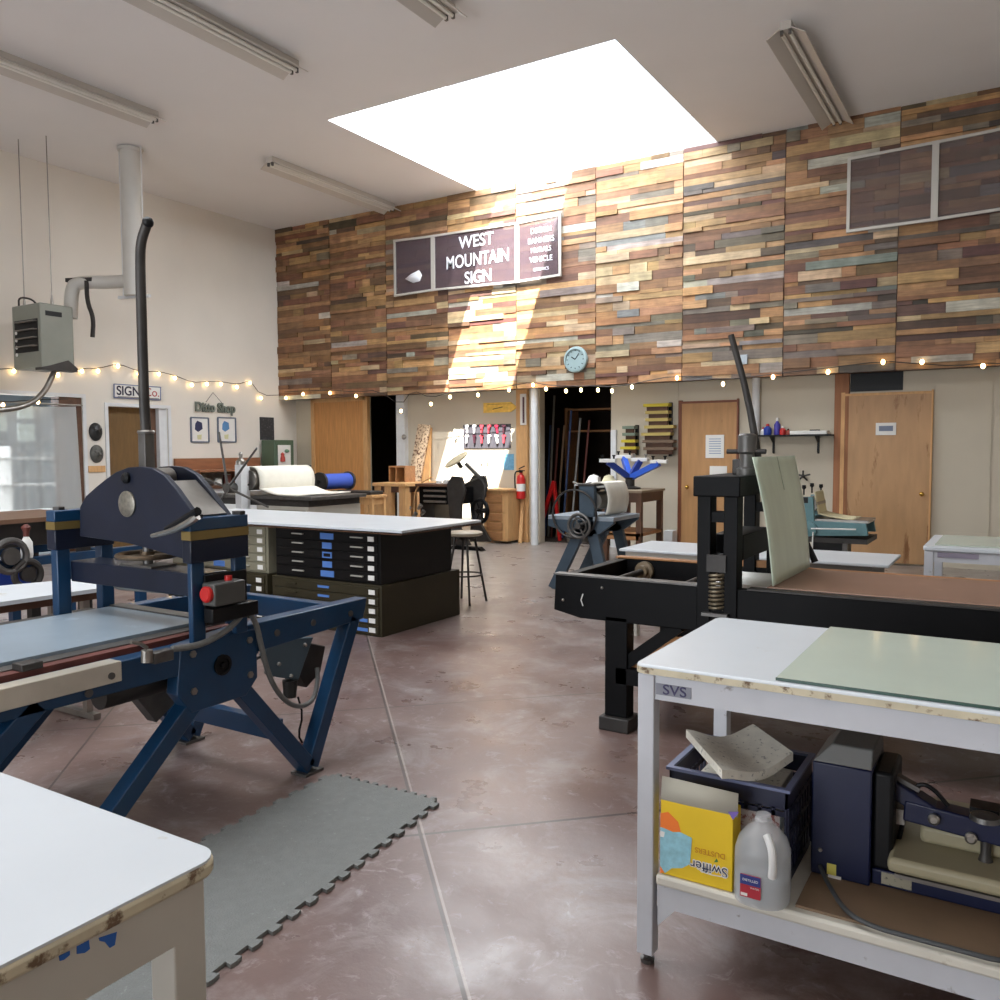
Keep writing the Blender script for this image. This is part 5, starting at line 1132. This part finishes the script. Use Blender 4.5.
# ------------------------------------------------------------------ right foreground table
RTb = white_table('work_table', 'white work table with lower shelf in the near right corner', -.872, 1.15, 2.095, 2.825, .837, M_lam, leg=.046)
MB().prism(rounded(-.873, 1.151, 2.094, 2.826, .031), 'z', .812, .829).build('worn_edge', M_edge, RTb)
zs = .266
B(-.81, 1.09, 2.10, 2.80, zs-.03, zs).build('lower_shelf', mat('shelf_off_white', (206, 202, 190), .5, var=.06, vs=6, col2=(170, 160, 140), thr=.62, c2s=9), RTb, bevel=.008)
B(-.81, 1.09, 2.115, 2.14, zs-.095, zs-.03).build('shelf_rail', M_frame, RTb); B(-.81, 1.09, 2.77, 2.795, zs-.095, zs-.03).build('shelf_rail', M_frame, RTb)
for s in (0, 1): MB().prism([(-.808, zs-.095), (-.76, zs-.095), (-.808, zs-.15)], 'y', 2.115+.655*s, 2.14+.655*s).build('corner_gusset', M_frame, RTb)
B(-.862, -.872+.0, 2.3, 2.82, .70, .80).build('wooden_side_strip', M_wood, RTb)
B(-.80, 1.0, 2.70, 2.76, .70, .745).build('under_batten', M_wood, RTb)
a = on(656, 684, Y=2.108); b = on(691, 692, Y=2.108)
ls = B(a.x, b.x, 2.1075, 2.1095, .757, .787).build('frame_label', mat('label_strip_grey', (128, 130, 140), .6), RTb)
text('lettering', 'SVS', .038, mat('marker_violet', (58, 54, 92), .6), (a.x+.052, 2.107, .772), XP, ZP, ls, sx=1.15)
G = thing('glass_slab', 'thick pale green glass slab on the near right table', 'glass sheet', (.3, 2.45, .838))
B(-.502, 1.10, 2.112, 2.81, .838, .845).build('glass', M_glassg, G); B(-.503, 1.101, 2.110, 2.112, .838, .845).build('dark_edge', M_glassed, G)
# yellow duster box
bx0, bx1, by0, by1, bz1 = -.80, -.605, 2.112, 2.185, .472
SB = thing('duster_box', 'opened yellow duster box standing upside down on the lower shelf', 'box', (-.7, 2.15, zs))
B(bx0, bx1, by0, by1, zs+.001, bz1).build('carton', M_yel, SB, bevel=.002)
MB().add([(bx0, by0+.001, bz1-.001), (bx1+.012, by0+.001, bz1-.004), (bx1+.01, by0+.010, bz1+.055), (bx0, by0+.010, bz1+.060)], [(0, 1, 2, 3)]).build('open_flap', mat('carton_inside_grey', (176, 172, 158), .8), SB, solid=.002)
def bxp(x, y): return on(x, y, Y=by0-.001)
P = [bxp(x, y) for x, y in ((655, 812), (668, 812), (678, 822), (682, 836), (676, 856), (668, 871), (655, 872))]; MB().prism([(max(p.x, bx0), p.z) for p in P], 'y', by0-.0012, by0).build('orange_patch', mat('box_orange', (236, 120, 36), .5), SB)
P = [bxp(x, y) for x, y in ((656, 826), (664, 828), (673, 832), (680, 832), (692, 838), (690, 864), (682, 868), (672, 868), (665, 873), (655, 864), (659, 845))]; MB().prism([(max(p.x, bx0), p.z) for p in P], 'y', by0-.0022, by0-.0012).build('duster_picture', mat('box_light_blue', (140, 190, 204), .6, var=.15, vs=60), SB)
P = [bxp(x, y) for x, y in ((655, 829), (665, 832), (664, 837), (655, 835))]; MB().prism([(max(p.x, bx0), p.z) for p in P], 'y', by0-.0025, by0-.0022).build('duster_handle', M_paper, SB)
text('lettering', 'DUSTERS', .020, mat('box_print_amber', (196, 130, 20), .5), bxp(710, 853)-Vector((0, .0005, 0)), XN, -ZP, SB, thick=.0003)
text('lettering', 'Swiffer', .036, M_paper, bxp(709, 868)-Vector((0, .0008, 0)), XN, -ZP, SB, thick=.0003, bold=.0022)
text('lettering', 'Swiffer', .036, mat('logo_navy', (30, 34, 66), .5), bxp(709, 868)-Vector((0, .0015, 0)), XN, -ZP, SB, thick=.0003)
MB().tube([bxp(697, 868)-Vector((0, .002, 0)), bxp(708, 874)-Vector((0, .002, 0)), bxp(726, 877)-Vector((0, .002, 0))], .0012, n=5, smooth=1).build('logo_swoosh', M_paper, SB)
q = bxp(717, 863); MB().prism([(q.x-.008, q.z), (q.x-.001, q.z+.012), (q.x+.003, q.z+.004)], 'y', by0-.0022, by0-.001).build('leaf_mark', mat('leaf_green', (60, 120, 60), .5), SB)
P = [bxp(x, y) for x, y in ((728, 812), (739, 812), (733, 820))]; MB().prism([(p.x, p.z) for p in P], 'y', by0-.001, by0+.001).build('violet_corner', mat('box_violet', (110, 90, 170), .5), SB)
# crate
cx0, cx1, cy0, cy1, cz1 = -.808, -.490, 2.20, 2.50, .53
CR = thing('milk_crate', 'dark navy plastic lattice crate on the lower shelf', 'crate', ((cx0+cx1)/2, 2.35, zs))
M_cr = mat('crate_navy', (14, 20, 50), .45); M_rim = mat('crate_rim_pale', (98, 106, 138), .45)
def lattice(p0, p1, ax):
    m = MB(); n = 9; t = .006
    a, b = p0, p1
    f = (lambda u, z0, z1, w: m.box(a+(b-a)*u-w/2, a+(b-a)*u+w/2, ax[1], ax[1]+t, z0, z1)) if ax[0] == 'y' else (lambda u, z0, z1, w: m.box(ax[1], ax[1]+t, a+(b-a)*u-w/2, a+(b-a)*u+w/2, z0, z1))
    for k in range(n+1): f(k/n, zs+.01, cz1-.05, .010)
    for z in (zs+.01, zs+.07, zs+.13, zs+.19): f(.5, z, z+.014, abs(b-a))
    f(.5, cz1-.055, cz1-.004, abs(b-a)); return m
lattice(cx0, cx1, ('y', cy0)).build('front_wall', M_cr, CR); lattice(cx0, cx1, ('y', cy1-.006)).build('back_wall', M_cr, CR)
lattice(cy0, cy1, ('x', cx0)).build('side_wall', M_cr, CR); lattice(cy0, cy1, ('x', cx1-.006)).build('side_wall', M_cr, CR)
B(cx0, cx1, cy0, cy1, zs+.001, zs+.01).build('base', M_cr, CR)
m = MB()
for a in ((cx0-.008, cx1+.008, cy0-.008, cy0+.008), (cx0-.008, cx1+.008, cy1-.008, cy1+.008), (cx0-.008, cx0+.008, cy0+.008, cy1-.008), (cx1-.008, cx1+.008, cy0+.008, cy1-.008)): m.box(*a, cz1-.006, cz1+.002)
m.build('rim', M_rim, CR)
B(cx0+.18, cx0+.30, cy0-.002, cy0, zs+.12, zs+.19).build('crate_sticker', mat('sticker_pale', (168, 160, 160), .7, col2=(120, 70, 66), thr=.5, c2s=60), CR)
# papers in the crate
M_news = mat('newsprint', (222, 218, 206), .85, var=.08, vs=30, col2=(150, 148, 142), thr=.58, c2s=70)
for k in range(4):
    z = zs+.012+k*.055; B(cx0+.03+.008*k, cx1-.03-.01*(k % 2), cy0+.03, cy1-.03-.008*k, z, z+.052).build('magazine', [M_news, M_paper, mat('magazine_cover', (176, 190, 196), .5, col2=(120, 90, 80), thr=.6, c2s=20), M_news][k], label=['magazine at the bottom of the stack inside the navy crate', 'second magazine from the bottom inside the navy crate', 'second magazine from the top inside the navy crate', 'magazine on top of the stack inside the navy crate'][k], cat='magazine', group='magazines in the navy crate', bevel=.003)
C4 = [on(686, 740, Z=.575), on(753, 733, Z=.58), on(793, 762, Z=.55), on(722, 782, Z=.555)]
def bk(u, v, dz=0):
    p = (C4[0]*(1-u)+C4[1]*u)*(1-v)+(C4[3]*(1-u)+C4[2]*u)*v
    return p+Vector((0, 0, .017*math.cos(u*math.pi*1.6+.4)+.004+dz))
pb = MB(); nu, nv = 14, 6
pb.sheet(lambda u, v: bk(u, v, .012), nu, nv); pb.sheet(lambda u, v: bk(u, v, -.012), nu, nv); k0 = (nu+1)*(nv+1)
idx = [i for i in range(nu+1)]+[j*(nu+1)+nu for j in range(1, nv+1)]+[nv*(nu+1)+i for i in range(nu-1, -1, -1)]+[j*(nu+1) for j in range(nv-1, 0, -1)]
pb.f += [(idx[i], idx[(i+1) % len(idx)], k0+idx[(i+1) % len(idx)], k0+idx[i]) for i in range(len(idx))]
pb.build('phone_book', M_news, label='thick curled newsprint book lying across the navy crate', cat='book')
# water jug
jx, jy = -.530, 2.118
J = thing('water_jug', 'clear plastic gallon jug, half full, on the lower shelf', 'jug', (jx, jy, zs))
M_jug = mat('cloudy_plastic', (220, 222, 224), .3, alpha=.36); M_wat = mat('water_in_jug', (176, 184, 190), .2, alpha=.55)
def sq(prof, n=32, p=3.2):
    m = MB(); m.lathe(prof, (jx, jy, zs+.001), n=n)
    for v in m.v:
        dx, dy = v.x-jx, v.y-jy; r = math.hypot(dx, dy)
        if r > .03:
            c_, s_ = abs(dx)/r, abs(dy)/r; k = (c_**p+s_**p)**(-1/p); k = 1+(k-1)*.55*min(1, (r-.03)/.03); v.x = jx+dx*k; v.y = jy+dy*k
    return m
bd = sq([(.052, 0), (.066, .008), (.068, .03), (.067, .10), (.066, .135), (.058, .162), (.042, .183), (.024, .198), (.017, .206), (.017, .216)]); bd.build('body', M_jug, J)
sq([(.050, .004), (.063, .012), (.064, .03), (.064, .072)]).build('water', M_wat, J)
MB().lathe([(.021, 0), (.021, .006), (.017, .008), (.019, .016)], (jx, jy, zs+.208), n=20).build('neck', M_jug, J)
MB().tube([(jx+.022, jy-.052, zs+.195), (jx+.040, jy-.070, zs+.17), (jx+.043, jy-.073, zs+.13), (jx+.040, jy-.070, zs+.10)], [.010], n=10, smooth=2).build('handle', mat('jug_handle', (214, 214, 212), .4), J)
lb = MB(); z0, z1 = zs+.048, zs+.092
B(jx-.036, jx+.014, jy-.0735, jy-.0705, zs+.036, zs+.092).build('label', mat('label_red', (170, 34, 50), .5), J)
B(jx-.036, jx+.014, jy-.0742, jy-.0735, zs+.068, zs+.092).build('label_top', mat('label_blue', (36, 50, 120), .5), J)
B(jx-.034, jx-.018, jy-.0742, jy-.0735, zs+.039, zs+.046).build('label_note', M_paper, J)
text('lettering', 'DISTILLED', .0085, M_paper, (jx-.011, jy-.0745, zs+.080), XP, ZP, J, thick=.0002)
text('lettering', 'WATER', .0065, M_paper, (jx-.0, jy-.0745, zs+.062), XP, ZP, J, thick=.0002)
# hardboard under the heat press
B(-.45, 1.08, 2.125, 2.79, zs+.001, zs+.008).build('hardboard_sheet', mat('hardboard', (122, 100, 78), .6, var=.15, vs=5), label='brown hardboard sheet on the lower shelf under the heat press', cat='board')
# heat press
hz = zs+.009
HP = thing('heat_press', 'navy blue clamshell heat press on the lower shelf', 'press', (-.1, 2.5, hz))
M_hp = mat('heat_press_navy', (9, 19, 54), .35, var=.08, vs=4)
hx0, hx1, hy0 = -.452, -.305, 2.31
MB().prism([(hx0, hz), (hx1, hz), (hx1, hz+.305), (hx0, hz+.305)], 'y', hy0, hy0+.22).build('column', M_hp, HP, bevel=.004)
MB().add([(hx0, hy0, hz+.305), (hx1, hy0, hz+.305), (hx1, hy0+.22, hz+.305), (hx0, hy0+.22, hz+.305), (hx0+.045, hy0+.02, hz+.355), (hx1, hy0+.02, hz+.355), (hx1, hy0+.20, hz+.355), (hx0+.045, hy0+.20, hz+.355)],
         [(0, 1, 2, 3), (4, 7, 6, 5), (0, 4, 5, 1), (1, 5, 6, 2), (2, 6, 7, 3), (3, 7, 4, 0)]).build('column_cover', mat('cover_grey', (96, 96, 94), .5), HP, bevel=.004)
B(hx1, .75, hy0+.02, hy0+.10, hz, hz+.042).build('base_beam', M_hp, HP, bevel=.004); B(hx1, .75, hy0+.24, hy0+.32, hz, hz+.042).build('base_beam', M_hp, HP, bevel=.004)
B(hx1, hx1+.05, hy0+.02, hy0+.20, hz+.042, hz+.30).build('hinge_housing', M_black2, HP, bevel=.01)
B(-.262, .34, hy0-.03, hy0+.38, hz+.064, hz+.102).build('heat_platen', mat('platen_cream', (150, 142, 116), .5, var=.04), HP, bevel=.012)
B(-.245, .33, hy0-.02, hy0+.37, hz+.050, hz+.060).build('lower_platen', M_steel, HP); B(-.22, .31, hy0, hy0+.35, hz+.043, hz+.050).build('silicone_pad', M_woodd, HP)
B(-.20, .29, hy0+.10, hy0+.33, hz+.102, hz+.15).build('platen_housing', mat('platen_cream', (178, 170, 142)), HP, bevel=.012)
def hh_(x, y, Y=hy0+.10): return on(x, y, Y=Y)
MB().bar(hh_(864, 766), hh_(934, 812), .06, .045).build('upper_arm', M_hp, HP, bevel=.005)
MB().bar(hh_(868, 760), hh_(920, 789), .03, .012).build('arm_cover', M_steeld, HP)
MB().bar(hh_(905, 806), hh_(1010, 834), .065, .055).build('front_arm', M_hp, HP, bevel=.005)
MB().bar(hh_(885, 812), hh_(905, 815), .04, .04).build('link', M_steel, HP)
for x, y, r in ((934, 819, .014), (971, 838, .014)): q = hh_(x, y, hy0+.06); MB().lathe([(r, 0), (r, .012), (r*.6, .016)], (q.x, hy0+.065, q.z), (0, -1, 0), n=18).build('pivot_cap', M_steel, HP)
q = hh_(986, 842, hy0+.08); MB().lathe([(.026, -.07), (.018, -.05), (.012, -.03), (.012, .02)], q, n=16).build('pressure_knob', M_iron, HP)
q = hh_(985, 820, hy0+.06); MB().lathe([(.035, 0), (.032, .012), (.001, .02)], q, n=20).build('knob_top', M_steeld, HP)
MB().bar(hh_(970, 806, hy0+.12), hh_(1000, 812, hy0+.12), .06, .02).build('handle_grip', M_black2, HP)
MB().tube([hh_(893, 862), hh_(900, 835), hh_(906, 810), hh_(912, 790), hh_(922, 783), hh_(935, 790), hh_(948, 806)], .006, n=8, smooth=2).build('cable', M_black2, HP)
def cf(x, y): return on(x, y, Y=hy0-.001)
for x0, y0, x1, y1, m_, nm in ((827, 863, 836, 876, mat('sticker_yellow', (200, 190, 90), .6), 'warning_sticker'), (828, 874, 841, 881, M_paper, 'rating_sticker')):
    a = cf(x0, y0); b = cf(x1, y1); B(a.x, b.x, hy0-.0012, hy0, b.z, a.z).build(nm, m_, HP)
a = on(881, 895, Y=hy0+.019); b = on(911, 908, Y=hy0+.019); B(a.x, b.x, hy0+.018, hy0+.02, hz+.008, hz+.038).build('data_plate', mat('data_plate', (150, 144, 126), .5, col2=(90, 86, 76), thr=.55, c2s=70), HP)
for x, y in ((820, 850), (820, 878), (861, 890)): q = cf(x, y); MB().lathe([(.006, 0), (.004, .003)], (q.x, hy0, q.z), (0, -1, 0), n=10).build('screw', M_steel, HP)
cd = [cf(820, 866)+Vector((0, 0, 0)), on(826, 884, Y=hy0-.04), on(845, 912, Z=hz+.02), on(870, 938, Z=hz+.008), on(905, 955, Z=hz+.006), on(950, 968, Z=hz+.006), on(1010, 968, Z=hz+.006), on(1060, 960, Z=hz+.006)]
MB().tube([Vector((p.x, max(p.y, 2.10) if i > 1 else p.y, max(p.z, hz+.008))) for i, p in enumerate(cd)], .006, n=8, smooth=2).build('power_cord', mat('cord_grey', (60, 62, 64), .5), HP)
